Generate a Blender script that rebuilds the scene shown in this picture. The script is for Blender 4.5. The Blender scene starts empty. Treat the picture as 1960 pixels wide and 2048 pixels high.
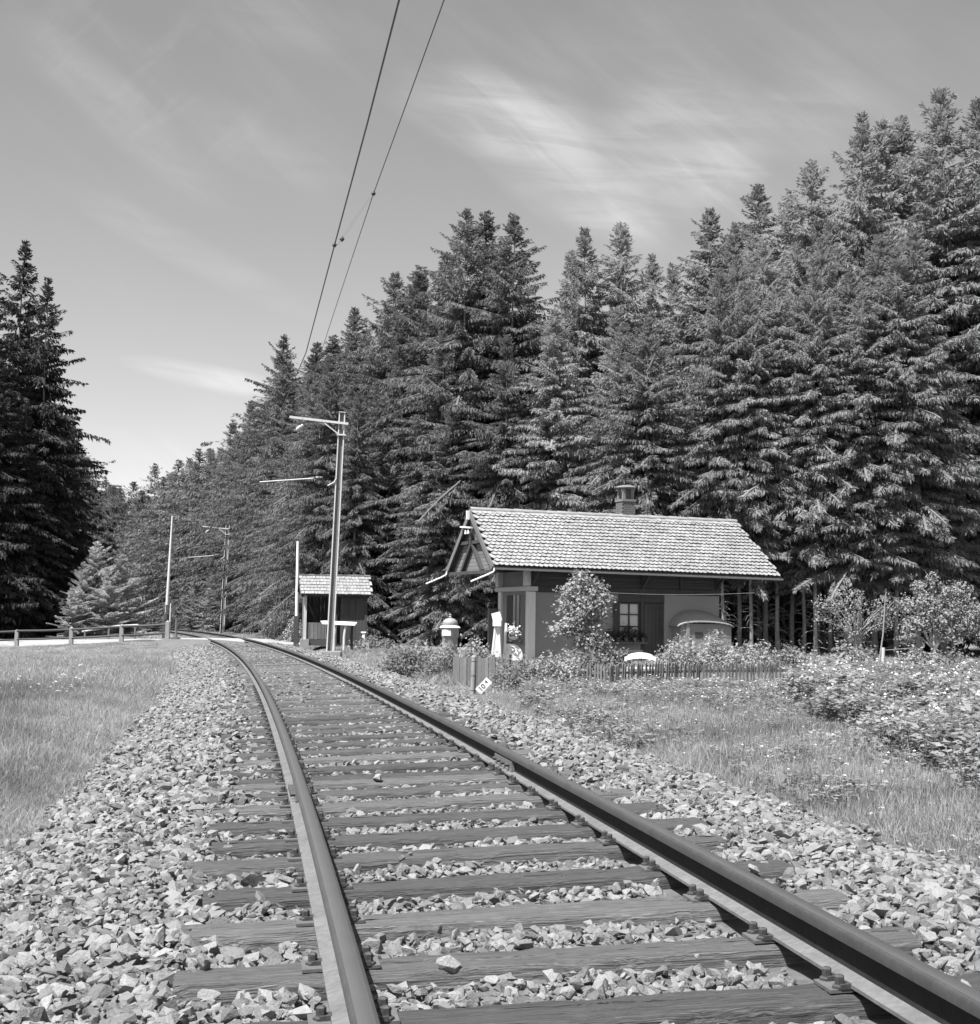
import bpy, math, random
import numpy as np
from mathutils import Matrix, Vector

rnd = random.Random(7)
rng = np.random.default_rng(11)
SC = bpy.context.scene
COL = SC.collection
R = math.radians

# ------------------------------------------------------------------ camera
F, PITCH, ROLL, CAMZ = 2843.8, 0.0765, 0.0131, 0.965
r0, u0, fw = Vector((1, 0, 0)), Vector((0, -math.sin(PITCH), math.cos(PITCH))), Vector((0, math.cos(PITCH), math.sin(PITCH)))
cr = r0*math.cos(ROLL) + u0*math.sin(ROLL)
cu = -r0*math.sin(ROLL) + u0*math.cos(ROLL)
cd = bpy.data.cameras.new('camera')
cam = bpy.data.objects.new('camera', cd)
COL.objects.link(cam)
cd.sensor_fit = 'HORIZONTAL'
cd.sensor_width = 36.0
cd.lens = 36.0*F/1960
cd.clip_start = 0.05
cd.clip_end = 6000
cam.matrix_world = Matrix(((cr.x, cu.x, -fw.x, 0), (cr.y, cu.y, -fw.y, 0), (cr.z, cu.z, -fw.z, CAMZ), (0, 0, 0, 1)))
SC.camera = cam

# ------------------------------------------------------------------ light
SUN_EL, SUN_AZ = R(62), R(137)          # azimuth measured from straight ahead (+Y) towards the left (-X)
sdir = Vector((-math.sin(SUN_AZ)*math.cos(SUN_EL), math.cos(SUN_AZ)*math.cos(SUN_EL), math.sin(SUN_EL)))
sl = bpy.data.lights.new('sun', 'SUN')
sl.energy = 4.3
sl.angle = R(0.53)
sl.color = (1, 1, 1)
so = bpy.data.objects.new('sun', sl)
COL.objects.link(so)
so.rotation_euler = sdir.to_track_quat('Z', 'Y').to_euler()
so.location = (0, 0, 60)

W = bpy.data.worlds.new('World')
SC.world = W
W.use_nodes = True
nt = W.node_tree
nt.nodes.clear()
N, L = nt.nodes, nt.links.new


def wnode(t, **kw):
    n = N.new(t)
    for k, v in kw.items():
        setattr(n, k, v)
    return n


def wmath(op, a, b=None):
    n = N.new('ShaderNodeMath'); n.operation = op
    for i, x in enumerate((a, b)):
        if x is None: continue
        if isinstance(x, (int, float)): n.inputs[i].default_value = x
        else: L(x, n.inputs[i])
    return n.outputs[0]


sky = wnode('ShaderNodeTexSky', sky_type='NISHITA')
sky.sun_disc = False
sky.sun_elevation = SUN_EL
sky.sun_rotation = -SUN_AZ
sky.altitude = 500
sky.air_density = 1.0
sky.dust_density = 1.6
sky.ozone_density = 1.0
sep = wnode('ShaderNodeSeparateColor')
L(sky.outputs[0], sep.inputs[0])
grey = wmath('ADD', wmath('MULTIPLY', sep.outputs[0], 0.75), wmath('ADD', wmath('MULTIPLY', sep.outputs[1], 0.30), wmath('MULTIPLY', sep.outputs[2], 0.0)))
# thin cirrus, laid out in compass direction and elevation
tc = wnode('ShaderNodeTexCoord')
sx = wnode('ShaderNodeSeparateXYZ')
L(tc.outputs['Generated'], sx.inputs[0])
px = wmath('ARCTAN2', sx.outputs[0], sx.outputs[1])
py = wmath('ARCSINE', sx.outputs[2])
cb = wnode('ShaderNodeCombineXYZ')
L(px, cb.inputs[0]); L(py, cb.inputs[1])


def cloud_layer(rot, scale, nscale, detail, lo, hi, off=(0, 0, 0), dist=0.6, rough=0.6):
    mp0 = wnode('ShaderNodeMapping')
    mp0.inputs['Rotation'].default_value = (0, 0, rot)
    L(cb.outputs[0], mp0.inputs[0])
    mp = wnode('ShaderNodeMapping')
    mp.inputs['Scale'].default_value = scale
    mp.inputs['Location'].default_value = off
    L(mp0.outputs[0], mp.inputs[0])
    no = wnode('ShaderNodeTexNoise')
    no.inputs['Scale'].default_value = nscale
    no.inputs['Detail'].default_value = detail
    no.inputs['Roughness'].default_value = rough
    no.inputs['Distortion'].default_value = dist
    L(mp.outputs[0], no.inputs['Vector'])
    mr = wnode('ShaderNodeMapRange'); mr.interpolation_type = 'SMOOTHSTEP'
    mr.inputs['From Min'].default_value = lo
    mr.inputs['From Max'].default_value = hi
    L(no.outputs[0], mr.inputs['Value'])
    return mr.outputs[0]


def cirrus_patch(cx, cy, rx, ry, rot):
    """soft ellipse in the sky where a patch of cirrus hangs"""
    dx, dy = wmath('SUBTRACT', px, cx), wmath('SUBTRACT', py, cy)
    c, s_ = math.cos(rot), math.sin(rot)
    a = wmath('DIVIDE', wmath('ADD', wmath('MULTIPLY', dx, c), wmath('MULTIPLY', dy, s_)), rx)
    b = wmath('DIVIDE', wmath('SUBTRACT', wmath('MULTIPLY', dy, c), wmath('MULTIPLY', dx, s_)), ry)
    d2 = wmath('ADD', wmath('MULTIPLY', a, a), wmath('MULTIPLY', b, b))
    mr = wnode('ShaderNodeMapRange'); mr.interpolation_type = 'SMOOTHSTEP'
    mr.inputs['From Min'].default_value = 1.0; mr.inputs['From Max'].default_value = 0.0
    L(d2, mr.inputs['Value'])
    return mr.outputs[0]


def direction(u, v):
    d = (fw*F + cr*(u-980) - cu*(v-1024)).normalized()
    return math.atan2(d.x, d.y), math.asin(d.z)


rip = cloud_layer(.10, (3.0, 22.0, 1.0), 3.2, 6, 0.36, 0.66, (0, 0, 0), 0.5, .55)
diag = cloud_layer(.62, (2.2, 13.0, 1.0), 3.0, 7, 0.40, 0.72, (2, 1, 0), 0.7, .6)
wisp = cloud_layer(-.75, (3.0, 12.0, 1.0), 3.5, 6, 0.45, 0.75, (5, 3, 0), 0.4, .6)
soft = cloud_layer(.5, (1.2, 2.6, 1.0), 2.4, 4, 0.40, 0.75, (1.3, 4.2, 0), .5, .5)
cl = wmath('MULTIPLY', wmath('MULTIPLY', soft, wmath('ADD', wmath('MULTIPLY', diag, .7), .3)), 0.16)
T1 = wmath('ADD', wmath('MULTIPLY', rip, .40), wmath('ADD', wmath('MULTIPLY', diag, .30), .30))
T2 = wmath('ADD', wmath('MULTIPLY', wisp, .75), wmath('MULTIPLY', diag, .25))
for (u, v, rx, ry, rot, amp, T) in ((1000, 235, .085, .030, -.25, .75, T1), (1110, 325, .100, .036, -.62, .62, T1), (1200, 400, .060, .025, -.6, .35, T1),
                                    (1370, 270, .066, .044, -.25, .85, T1), (1380, 370, .06, .03, .1, .30, T1), (1610, 235, .045, .030, .2, .32, T1), (1300, 60, .10, .035, .2, .16, T1),
                                    (270, 100, .12, .055, -.5, .30, T2), (240, 230, .10, .02, -.6, .18, T1), (540, 30, .06, .025, -.3, .25, T1),
                                    (370, 500, .115, .013, -.40, .20, T1), (530, 290, .07, .022, -.35, .20, T1), (410, 752, .060, .009, -.14, .50, T1), (470, 765, .03, .010, -.1, .25, T1), (1700, 100, .06, .06, .0, .12, T1)):
    cx, cy = direction(u, v)
    cl = wmath('ADD', cl, wmath('MULTIPLY', wmath('MULTIPLY', cirrus_patch(cx, cy, rx*1.1, ry*1.15, rot), T), amp*.66))
cl = wmath('MINIMUM', cl, 0.9)
bright = wmath('MULTIPLY', grey, wmath('ADD', 1.0, wmath('MULTIPLY', cl, 0.95)))
comb = wnode('ShaderNodeCombineColor')
for i in range(3): L(bright, comb.inputs[i])
bg = wnode('ShaderNodeBackground')
bg.inputs[1].default_value = 0.087
L(comb.outputs[0], bg.inputs[0])
wo = wnode('ShaderNodeOutputWorld')
L(bg.outputs[0], wo.inputs[0])

SC.view_settings.view_transform = 'Standard'
SC.view_settings.look = 'None'
SC.view_settings.exposure = 1.28
SC.view_settings.gamma = 1.0
SC.view_settings.use_curve_mapping = False
SC.render.engine = 'CYCLES'
SC.cycles.max_bounces = 5
SC.cycles.diffuse_bounces = 3
SC.cycles.transparent_max_bounces = 4


def at(u, v, d):
    """the place seen at photo pixel (u, v), d metres ahead"""
    q = fw*F + cr*(u-980) - cu*(v-1024)
    q = q*(d/q.y)
    return Vector((q.x, d, q.z+CAMZ))


# ------------------------------------------------------------------ materials (a black-and-white world)
def mat(name, base, rough=0.85, var=0.25, scale=4.0, bump=0.0, stretch=(1, 1, 1), fine=0.0, fine_scale=60.0, coord='Object', objvar=0.0, metal=0.0, spec=0.3, trans=0.0, detail=6, bscale=None):
    m = bpy.data.materials.new(name)
    m.use_nodes = True
    t = m.node_tree
    nn, ll = t.nodes, t.links.new
    b = nn['Principled BSDF']
    b.inputs['Roughness'].default_value = rough
    b.inputs['Metallic'].default_value = metal
    b.inputs['Specular IOR Level'].default_value = spec
    tcn = nn.new('ShaderNodeTexCoord')
    mp = nn.new('ShaderNodeMapping')
    mp.inputs['Scale'].default_value = stretch
    ll(tcn.outputs[coord], mp.inputs[0])
    n1 = nn.new('ShaderNodeTexNoise')
    n1.inputs['Scale'].default_value = scale
    n1.inputs['Detail'].default_value = detail
    n1.inputs['Roughness'].default_value = 0.62
    ll(mp.outputs[0], n1.inputs['Vector'])

    def mth(op, a, c):
        x = nn.new('ShaderNodeMath'); x.operation = op
        for i, q in enumerate((a, c)):
            if isinstance(q, (int, float)): x.inputs[i].default_value = q
            else: ll(q, x.inputs[i])
        return x.outputs[0]
    # factor = 1 + var*(noise-0.5)*2.4
    f = mth('ADD', mth('MULTIPLY', mth('SUBTRACT', n1.outputs[0], 0.5), 2.6*var), 1.0)
    if fine:
        n2 = nn.new('ShaderNodeTexNoise')
        n2.inputs['Scale'].default_value = fine_scale
        n2.inputs['Detail'].default_value = 4
        ll(mp.outputs[0], n2.inputs['Vector'])
        f = mth('MULTIPLY', f, mth('ADD', mth('MULTIPLY', mth('SUBTRACT', n2.outputs[0], 0.5), 2.6*fine), 1.0))
    if objvar:
        oi = nn.new('ShaderNodeObjectInfo')
        f = mth('MULTIPLY', f, mth('ADD', mth('MULTIPLY', mth('SUBTRACT', oi.outputs['Random'], 0.5), 2*objvar), 1.0))
    an = nn.new('ShaderNodeAttribute'); an.attribute_name = 'tone'
    f = mth('MULTIPLY', f, mth('ADD', an.outputs['Fac'], 1.0))
    f = mth('MULTIPLY', f, base)
    f = mth('MINIMUM', mth('MAXIMUM', f, 0.004), 0.9)
    cc = nn.new('ShaderNodeCombineColor')
    for i in range(3): ll(f, cc.inputs[i])
    ll(cc.outputs[0], b.inputs['Base Color'])
    if bump:
        bp = nn.new('ShaderNodeBump')
        bp.inputs['Strength'].default_value = bump
        bp.inputs['Distance'].default_value = 0.02
        ns = n1
        if bscale:
            ns = nn.new('ShaderNodeTexNoise'); ns.inputs['Scale'].default_value = bscale; ns.inputs['Detail'].default_value = 6
            ll(mp.outputs[0], ns.inputs['Vector'])
        ll(ns.outputs[0], bp.inputs['Height'])
        ll(bp.outputs[0], b.inputs['Normal'])
    if trans:
        tr = nn.new('ShaderNodeBsdfTranslucent')
        ll(cc.outputs[0], tr.inputs[0])
        mx = nn.new('ShaderNodeMixShader')
        mx.inputs[0].default_value = trans
        ll(b.outputs[0], mx.inputs[1]); ll(tr.outputs[0], mx.inputs[2])
        ll(mx.outputs[0], nn['Material Output'].inputs[0])
    return m


M = dict(
    ground=mat('meadow_soil', .11, .95, .35, .35, .3, fine=.3, fine_scale=9),
    bed=mat('ballast_bed', .10, .95, .3, 3, .6, fine=.5, fine_scale=22),
    road=mat('gravel_road', .28, .95, .12, .8, .2, fine=.12, fine_scale=30),
    stone=mat('ballast_stone', .182, .85, .42, 9, .5, fine=.18, fine_scale=40, objvar=.42, spec=.25),
    sleeper=mat('sleeper_wood', .098, .85, .55, 2.6, 1.0, stretch=(.6, 60, 34), fine=.8, fine_scale=5, objvar=.32, detail=10),
    rail=mat('rail_rust_shaded', .018, .75, .4, 6, .2, stretch=(1, 1, 1), fine=.3, fine_scale=50, spec=.12),  # rust of the web, darkened further for the shade under the head
    railtop=mat('rail_head', .13, .45, .30, 4, .10, stretch=(1, 1, 1), fine=.25, fine_scale=45, metal=.75, spec=.5),
    foot=mat('rail_foot', .125, .85, .35, 5, .2, fine=.25, fine_scale=40, spec=.35),
    shine=mat('rail_running_band', .26, .30, .10, 5, .02, metal=.8, spec=.5),
    plate=mat('tie_plate_rust', .10, .8, .25, 12, .2, fine=.2, fine_scale=60),
    iron=mat('dark_iron', .05, .6, .3, 18, .3, fine=.2, fine_scale=60, spec=.4),
    mast=mat('mast_steel', .52, .55, .12, 3, .05, fine=.08, fine_scale=30, spec=.45),
    wire=mat('wire_copper', .09, .5, .1, 3, spec=.4),
    porcelain=mat('porcelain', .62, .25, .05, 3, spec=.6),
    needle=mat('spruce_needles', .255, .7, .30, .5, objvar=.2, trans=.40, fine=.35, fine_scale=5, spec=.25, coord='Object'),
    needle_dark=mat('spruce_needles_dark', .06, .75, .35, .5, objvar=.15, trans=.25, fine=.35, fine_scale=5, spec=.2),
    needle_far=mat('far_needles', .155, .7, .35, .5, objvar=.3, trans=.38, fine=.35, fine_scale=5, spec=.25),
    needle_pale=mat('young_needles', .42, .7, .3, .8, objvar=.15, trans=.35, fine=.3, fine_scale=6, spec=.25),
    bark=mat('spruce_bark', .28, .95, .35, 2.2, .8, stretch=(3, 3, 1), fine=.3, fine_scale=14, objvar=.2),
    twig=mat('dead_twig', .15, .9, .2, 3),
    leaf=mat('bush_leaf', .22, .85, .3, 2.0, trans=.35, fine=.3, fine_scale=12, spec=.12, objvar=.08),
    leaf_pale=mat('pale_leaf', .33, .85, .28, 2.0, trans=.35, fine=.3, fine_scale=12, spec=.12),
    weed=mat('weed_leaf', .25, .85, .28, 1.0, trans=.35, fine=.3, fine_scale=9, spec=.12, objvar=.3),
    grass_dark=mat('grass_dark_blade', .13, .7, .25, .4, trans=.4, objvar=.28, spec=.3),  # darker grass colour for patches of the meadow
    grass=mat('grass_blade', .235, .65, .2, .25, trans=.4, objvar=.28, spec=.3),
    grass_dry=mat('grass_stalk', .34, .7, .2, .5, trans=.35, objvar=.25, spec=.3),
    flower=mat('flower_white', .8, .7, .05, 3, trans=.3),
    tile=mat('roof_tile', .25, .85, .25, 1.1, .3, fine=.22, fine_scale=12, objvar=.13, spec=.3),
    tile_edge=mat('shaded_tile_edge', .06, .95, .3, 6),  # dark end faces paint the shade line under each tile course
    shingle=mat('hut_tile', .22, .85, .25, 2, .3, fine=.25, fine_scale=12, objvar=.15),
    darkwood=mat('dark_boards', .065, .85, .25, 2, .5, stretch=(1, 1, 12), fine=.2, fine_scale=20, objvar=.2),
    hboard=mat('gable_boards', .16, .85, .22, 2, .4, stretch=(1, 1, 12), fine=.2, fine_scale=20, objvar=.15),
    beam=mat('beam_wood', .055, .85, .3, 3, .5, fine=.2, fine_scale=20),
    postwood=mat('pale_timber', .48, .85, .2, 2, .5, stretch=(8, 8, 1), fine=.15, fine_scale=12),
    fencewood=mat('fence_timber', .24, .9, .25, 3, .3, stretch=(8, 8, 1)),
    housepost=mat('painted_post', .62, .85, .12, 2, .3, stretch=(8, 8, 1)),
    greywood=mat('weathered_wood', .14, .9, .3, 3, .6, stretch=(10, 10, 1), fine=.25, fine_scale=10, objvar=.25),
    rafter=mat('rafter_wood', .06, .85, .2, 3),
    plaster=mat('plaster', .23, .95, .25, 1.1, .15, fine=.08, fine_scale=25),
    plaster_pale=mat('plaster_pale', .26, .95, .1, 1.5, .15, fine=.08, fine_scale=25),
    shutter=mat('shutter_paint', .055, .7, .2, 3),
    white=mat('white_paint', .72, .6, .06, 4, .05, fine=.04, fine_scale=30),
    glass=mat('window_glass', .10, .12, .1, 2, spec=.6),
    curtain=mat('curtain_cloth', .55, .9, .1, 3, stretch=(14, 14, 1)),
    brick=mat('chimney_brick', .14, .9, .25, 6, .4, fine=.2, fine_scale=30),
    soot=mat('sooty_mortar', .17, .95, .25, 5, .3, fine=.2, fine_scale=30),
    cement=mat('cement', .25, .95, .18, 3, .3, fine=.15, fine_scale=30),
    zinc=mat('zinc_gutter', .42, .45, .12, 3, spec=.5),
    ink=mat('black_lettering', .03, .6, .05, 3),
    pot=mat('clay_pot', .2, .8, .1, 5),
    bell=mat('bell_paint', .26, .5, .15, 5, spec=.5),
)


# ------------------------------------------------------------------ helpers
def tag(o, label=None, cat=None, group=None, kind=None):
    for k, v in (('label', label), ('category', cat), ('group', group), ('kind', kind)):
        if v: o[k] = v
    return o


def empty(name, loc, rz=0.0, label=None, cat=None, group=None):
    o = bpy.data.objects.new(name, None)
    COL.objects.link(o)
    o.empty_display_size = .2
    o.location = loc
    o.rotation_euler = (0, 0, rz)
    return tag(o, label, cat, group)


def link_mesh(name, me, parent=None):
    o = bpy.data.objects.new(name, me)
    COL.objects.link(o)
    if parent is not None: o.parent = parent
    return o


def np_mesh(name, V, Fc, m, smooth=False):
    """V (n,3), Fc (k,3|4)"""
    V = np.asarray(V, 'f'); Fc = np.asarray(Fc, 'i')
    me = bpy.data.meshes.new(name)
    me.vertices.add(len(V)); me.vertices.foreach_set('co', V.ravel())
    k = Fc.shape[1]
    me.loops.add(Fc.size); me.loops.foreach_set('vertex_index', Fc.ravel())
    me.polygons.add(len(Fc)); me.polygons.foreach_set('loop_start', np.arange(0, Fc.size, k, dtype='i'))
    if smooth: me.polygons.foreach_set('use_smooth', np.ones(len(Fc), bool))
    me.update(calc_edges=True)
    me.validate()
    if m: me.materials.append(m)
    return me


class MB:
    def __init__(s): s.v, s.f = [], []

    def add(s, vs, fs):
        o = len(s.v); s.v += [tuple(v) for v in vs]; s.f += [tuple(i+o for i in f) for f in fs]; return s

    def box(s, c, d, rz=0.0, jit=0.0, M4=None):
        x, y, z = d[0]/2, d[1]/2, d[2]/2
        vs = [(a*x, b*y, e*z) for e in (-1, 1) for b in (-1, 1) for a in (-1, 1)]
        if jit: vs = [tuple(q+rnd.uniform(-jit, jit) for q in v) for v in vs]
        if M4 is not None: vs = [tuple(M4 @ Vector(v)) for v in vs]
        if rz:
            ca, sa = math.cos(rz), math.sin(rz); vs = [(v[0]*ca-v[1]*sa, v[0]*sa+v[1]*ca, v[2]) for v in vs]
        vs = [(v[0]+c[0], v[1]+c[1], v[2]+c[2]) for v in vs]
        return s.add(vs, [(0, 2, 3, 1), (4, 5, 7, 6), (0, 1, 5, 4), (2, 6, 7, 3), (0, 4, 6, 2), (1, 3, 7, 5)])

    def beam(s, a, b, w, h, up=(0, 0, 1)):
        a, b, up = Vector(a), Vector(b), Vector(up)
        t = (b-a).normalized(); sd = t.cross(up)
        if sd.length < 1e-4: sd = t.cross(Vector((1, 0, 0)))
        sd.normalize(); n = sd.cross(t)
        vs = [p+sd*(i*w/2)+n*(j*h/2) for p in (a, b) for j in (-1, 1) for i in (-1, 1)]
        return s.add(vs, [(0, 1, 3, 2), (4, 6, 7, 5), (0, 4, 5, 1), (2, 3, 7, 6), (0, 2, 6, 4), (1, 5, 7, 3)])

    def tube(s, pts, rad, n=8, cap=True):
        pts = [Vector(p) for p in pts]
        if isinstance(rad, (int, float)): rad = [rad]*len(pts)
        o = len(s.v); prev = None
        for i, p in enumerate(pts):
            t = (pts[min(i+1, len(pts)-1)]-pts[max(i-1, 0)]).normalized()
            if prev is None:
                sd = t.cross(Vector((0, 0, 1)))
                if sd.length < 1e-3: sd = t.cross(Vector((0, 1, 0)))
            else:
                sd = prev - t*prev.dot(t)
            sd.normalize(); prev = sd; n2 = t.cross(sd)
            for k in range(n):
                a = 2*math.pi*k/n
                s.v.append(tuple(p+(sd*math.cos(a)+n2*math.sin(a))*rad[i]))
        for i in range(len(pts)-1):
            for k in range(n):
                a, b = o+i*n+k, o+i*n+(k+1) % n
                s.f.append((a, b, b+n, a+n))
        if cap:
            s.f.append(tuple(o+k for k in reversed(range(n))))
            s.f.append(tuple(o+(len(pts)-1)*n+k for k in range(n)))
        return s

    def lathe(s, prof, c=(0, 0, 0), n=20):
        o = len(s.v)
        for r_, z in prof:
            for k in range(n):
                a = 2*math.pi*k/n
                s.v.append((c[0]+r_*math.cos(a), c[1]+r_*math.sin(a), c[2]+z))
        for i in range(len(prof)-1):
            for k in range(n):
                a, b = o+i*n+k, o+i*n+(k+1) % n
                s.f.append((a, b, b+n, a+n))
        s.f.append(tuple(o+k for k in reversed(range(n))))
        s.f.append(tuple(o+(len(prof)-1)*n+k for k in range(n)))
        return s

    def mesh(s, name, m, smooth=None):
        me = bpy.data.meshes.new(name)
        me.from_pydata(s.v, [], s.f); me.update()
        if m: me.materials.append(m)
        if smooth:
            me.polygons.foreach_set('use_smooth', [True]*len(me.polygons))
            try: me.set_sharp_from_angle(angle=R(smooth))
            except Exception: pass
        return me

    def build(s, name, m, parent=None, smooth=None):
        return link_mesh(name, s.mesh(name, m, smooth), parent)


def bev(o, w=.008, seg=2):
    b = o.modifiers.new('edge', 'BEVEL'); b.width = w; b.segments = seg; b.limit_method = 'ANGLE'
    return o


def copy_tree(o, parent=None):
    c = o.copy(); COL.objects.link(c); c.parent = parent
    for ch in o.children: copy_tree(ch, c)
    return c


# ------------------------------------------------------------------ track geometry
DS = 0.05
S = np.arange(-5, 170, DS)
kap = np.interp(S, [0, 6, 15, 30, 45, 70, 130, 170], [-.0037, -.0017, -.0012, -.0012, -.0012, -.0019, -.0020, -.0022])
i0 = int(round(5/DS))
TH = np.cumsum(kap)*DS; TH += -0.1456 - TH[i0]
CXs = np.cumsum(np.sin(TH))*DS; CXs += 1.0146-CXs[i0]
CYs = np.cumsum(np.cos(TH))*DS; CYs += 0.0-CYs[i0]
CANT = .038


def tp(s, lat, up=0.0):
    th = np.interp(s, S, TH); x = np.interp(s, S, CXs); y = np.interp(s, S, CYs)
    nx, ny = np.cos(th), -np.sin(th)
    c, q = math.cos(CANT), math.sin(CANT)
    return np.stack([x+nx*(lat*c-up*q), y+ny*(lat*c-up*q), (lat+.7175)*q+up*c+0*x], -1)


def track_sl(x, y):
    """station and lateral of points"""
    x = np.asarray(x, float).ravel(); y = np.asarray(y, float).ravel()
    ss = S[::10]; X = CXs[::10]; Y = CYs[::10]; T = TH[::10]
    so_, lo_ = np.empty(len(x)), np.empty(len(x))
    for a in range(0, len(x), 20000):
        b = slice(a, a+20000)
        d = (x[b, None]-X)**2+(y[b, None]-Y)**2
        k = d.argmin(1)
        dx, dy = x[b]-X[k], y[b]-Y[k]
        so_[b] = ss[k]+dx*np.sin(T[k])+dy*np.cos(T[k])
        lo_[b] = dx*np.cos(T[k])-dy*np.sin(T[k])
    return so_, lo_


BEDL = [-3.3, -2.45, -1.75, 0, 1.75, 2.6, 3.5]
BEDZ = [-.66, -.43, -.225, -.212, -.225, -.43, -.66]

ROAD = np.array([(-95, 150, -1.3), (-62, 118, -1.1), (-40, 96, -.92), (-27, 83.5, -.76), (-19.5, 75.2, -.40), (-14.8, 69.8, -.02), (-11.2, 66, .012), (-8.6, 64.2, -.10), (-5, 62.6, -.14), (1, 60.5, -.2), (8, 59.8, -.3)])


# the road widens left of the crossing: near edge and far edge of the gravel
NEAR = np.array([(-40, 84.5, -.86), (-32, 79.4, -.82), (-24.6, 74.6, -.72), (-21.2, 72.4, -.58), (-18.2, 70.4, -.40), (-15.2, 68.2, -.14)])
FARE = np.array([(-52, 104, -.80), (-40, 101, -.72), (-32, 96, -.62), (-27, 90, -.50), (-22, 84, -.34), (-15.0, 73.5, -.08)])
RLINES = [ROAD]+[NEAR+(FARE-NEAR)*t for t in (.12, .3, .5, .7, .88)]


def smoothnoise(x, y, sc, seed=0):
    x = x/sc+seed*13.7; y = y/sc+seed*7.3
    xi, yi = np.floor(x), np.floor(y); fx, fy = x-xi, y-yi
    fx, fy = fx*fx*(3-2*fx), fy*fy*(3-2*fy)

    def h(a, b):
        v = np.sin(a*127.1+b*311.7)*43758.5453
        return v-np.floor(v)
    return (h(xi, yi)*(1-fx)+h(xi+1, yi)*fx)*(1-fy)+(h(xi, yi+1)*(1-fx)+h(xi+1, yi+1)*fx)*fy


def road_near(x, y):
    best = np.full(len(x), 1e9); bz = np.zeros(len(x))
    for a, b in [ab_ for ln in RLINES for ab_ in zip(ln[:-1], ln[1:])]:
        ab = b[:2]-a[:2]; t = np.clip(((x-a[0])*ab[0]+(y-a[1])*ab[1])/(ab@ab), 0, 1)
        d = np.hypot(x-a[0]-t*ab[0], y-a[1]-t*ab[1]); z = a[2]+t*(b[2]-a[2])
        m = d < best; best[m] = d[m]; bz[m] = z[m]
    return best, bz


def ground_z(x, y):
    x = np.asarray(x, float).ravel(); y = np.asarray(y, float).ravel()
    s, l = track_sl(x, y)
    z = -.47+.05*(smoothnoise(x, y, 4.0)-.5)+.04*(smoothnoise(x, y, 1.3, 3)-.5)
    left = np.clip(-l-3, 0, 30); z -= np.where(l < 0, .028*left*np.clip(y/40, 0, 1), 0)
    z += np.where(l > 0, .10*np.clip((y-40)/12, 0, 1), 0)
    z += np.where(l > 0, .20*np.clip((y-48)/10, 0, 1)*np.clip((12-l)/6, 0, 1), 0)
    rd, rz = road_near(x, y)
    w = np.clip((5.2-rd)/2.6, 0, 1); w = w*w*(3-2*w)
    z = z*(1-w)+(rz-.06)*w
    al = np.abs(l)
    w = np.clip((3.4-al)/.8, 0, 1)*np.clip((rd-3.0)/.8, 0, 1)
    return np.where((s > -5) & (s < 168) & (al < 3.4), z*(1-w)+np.minimum(z, -.62)*w, z)


def gz(x, y): return float(ground_z([x], [y])[0])


# ground sheet: one nonuniform grid that reaches the horizon
def axis(lo, hi, step, far):
    a = list(np.arange(lo, hi+1e-6, step)); st = step; p = hi
    while p < far: st *= 1.5; p += st; a.append(p)
    st = step; p = lo
    while p > -far: st *= 1.5; p -= st; a.insert(0, p)
    return np.array(a)


gx, gy = axis(-55, 40, .8, 3000), axis(-6, 130, .8, 3000)
GX, GY = np.meshgrid(gx, gy)
V = np.stack([GX.ravel(), GY.ravel(), ground_z(GX, GY)], 1)
nx_, ny_ = len(gx), len(gy)
ii = (np.arange(ny_-1)[:, None]*nx_+np.arange(nx_-1)).ravel()
tag(link_mesh('ground', np_mesh('ground', V, np.stack([ii, ii+1, ii+nx_+1, ii+nx_], 1), M['ground'], True)), kind='structure')


def sweep(name, ss, prof, m, smooth=False, kind=None, parent=None, jitter=0.0, close=False, cap=False):
    rows = [tp(ss, l_, z_) for l_, z_ in prof]
    A = np.stack(rows, 1)                    # (ns, np, 3)
    if jitter: A[..., 2] += (rng.random(A.shape[:2])-.5)*jitter
    ns, npf = A.shape[:2]
    V = A.reshape(-1, 3); fs = []
    K = npf if close else npf-1
    i = np.arange(ns-1)[:, None]*npf; j = np.arange(K)[None]
    a = (i+j).ravel(); b = (i+(j+1) % npf).ravel()
    Fc = np.stack([a, b, b+npf, a+npf], 1)
    if cap:
        me = bpy.data.meshes.new(name)
        me.from_pydata(V.tolist(), [], Fc.tolist()+[list(range(npf)), list(range((ns-1)*npf, ns*npf))[::-1]]); me.update(); me.materials.append(m)
    else:
        me = np_mesh(name, V, Fc, m, smooth)
    o = link_mesh(name, me, parent)
    if kind: o['kind'] = kind
    return o


bed_ss = np.concatenate([np.arange(-4.5, 40, .25), np.arange(40, 166, 1.0)])
lat = np.linspace(-3.3, 3.5, 34)
sweep('track_bed', bed_ss, [(l_, float(np.interp(l_, BEDL, BEDZ))) for l_ in lat], M['bed'], True, 'structure', jitter=.03)

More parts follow.
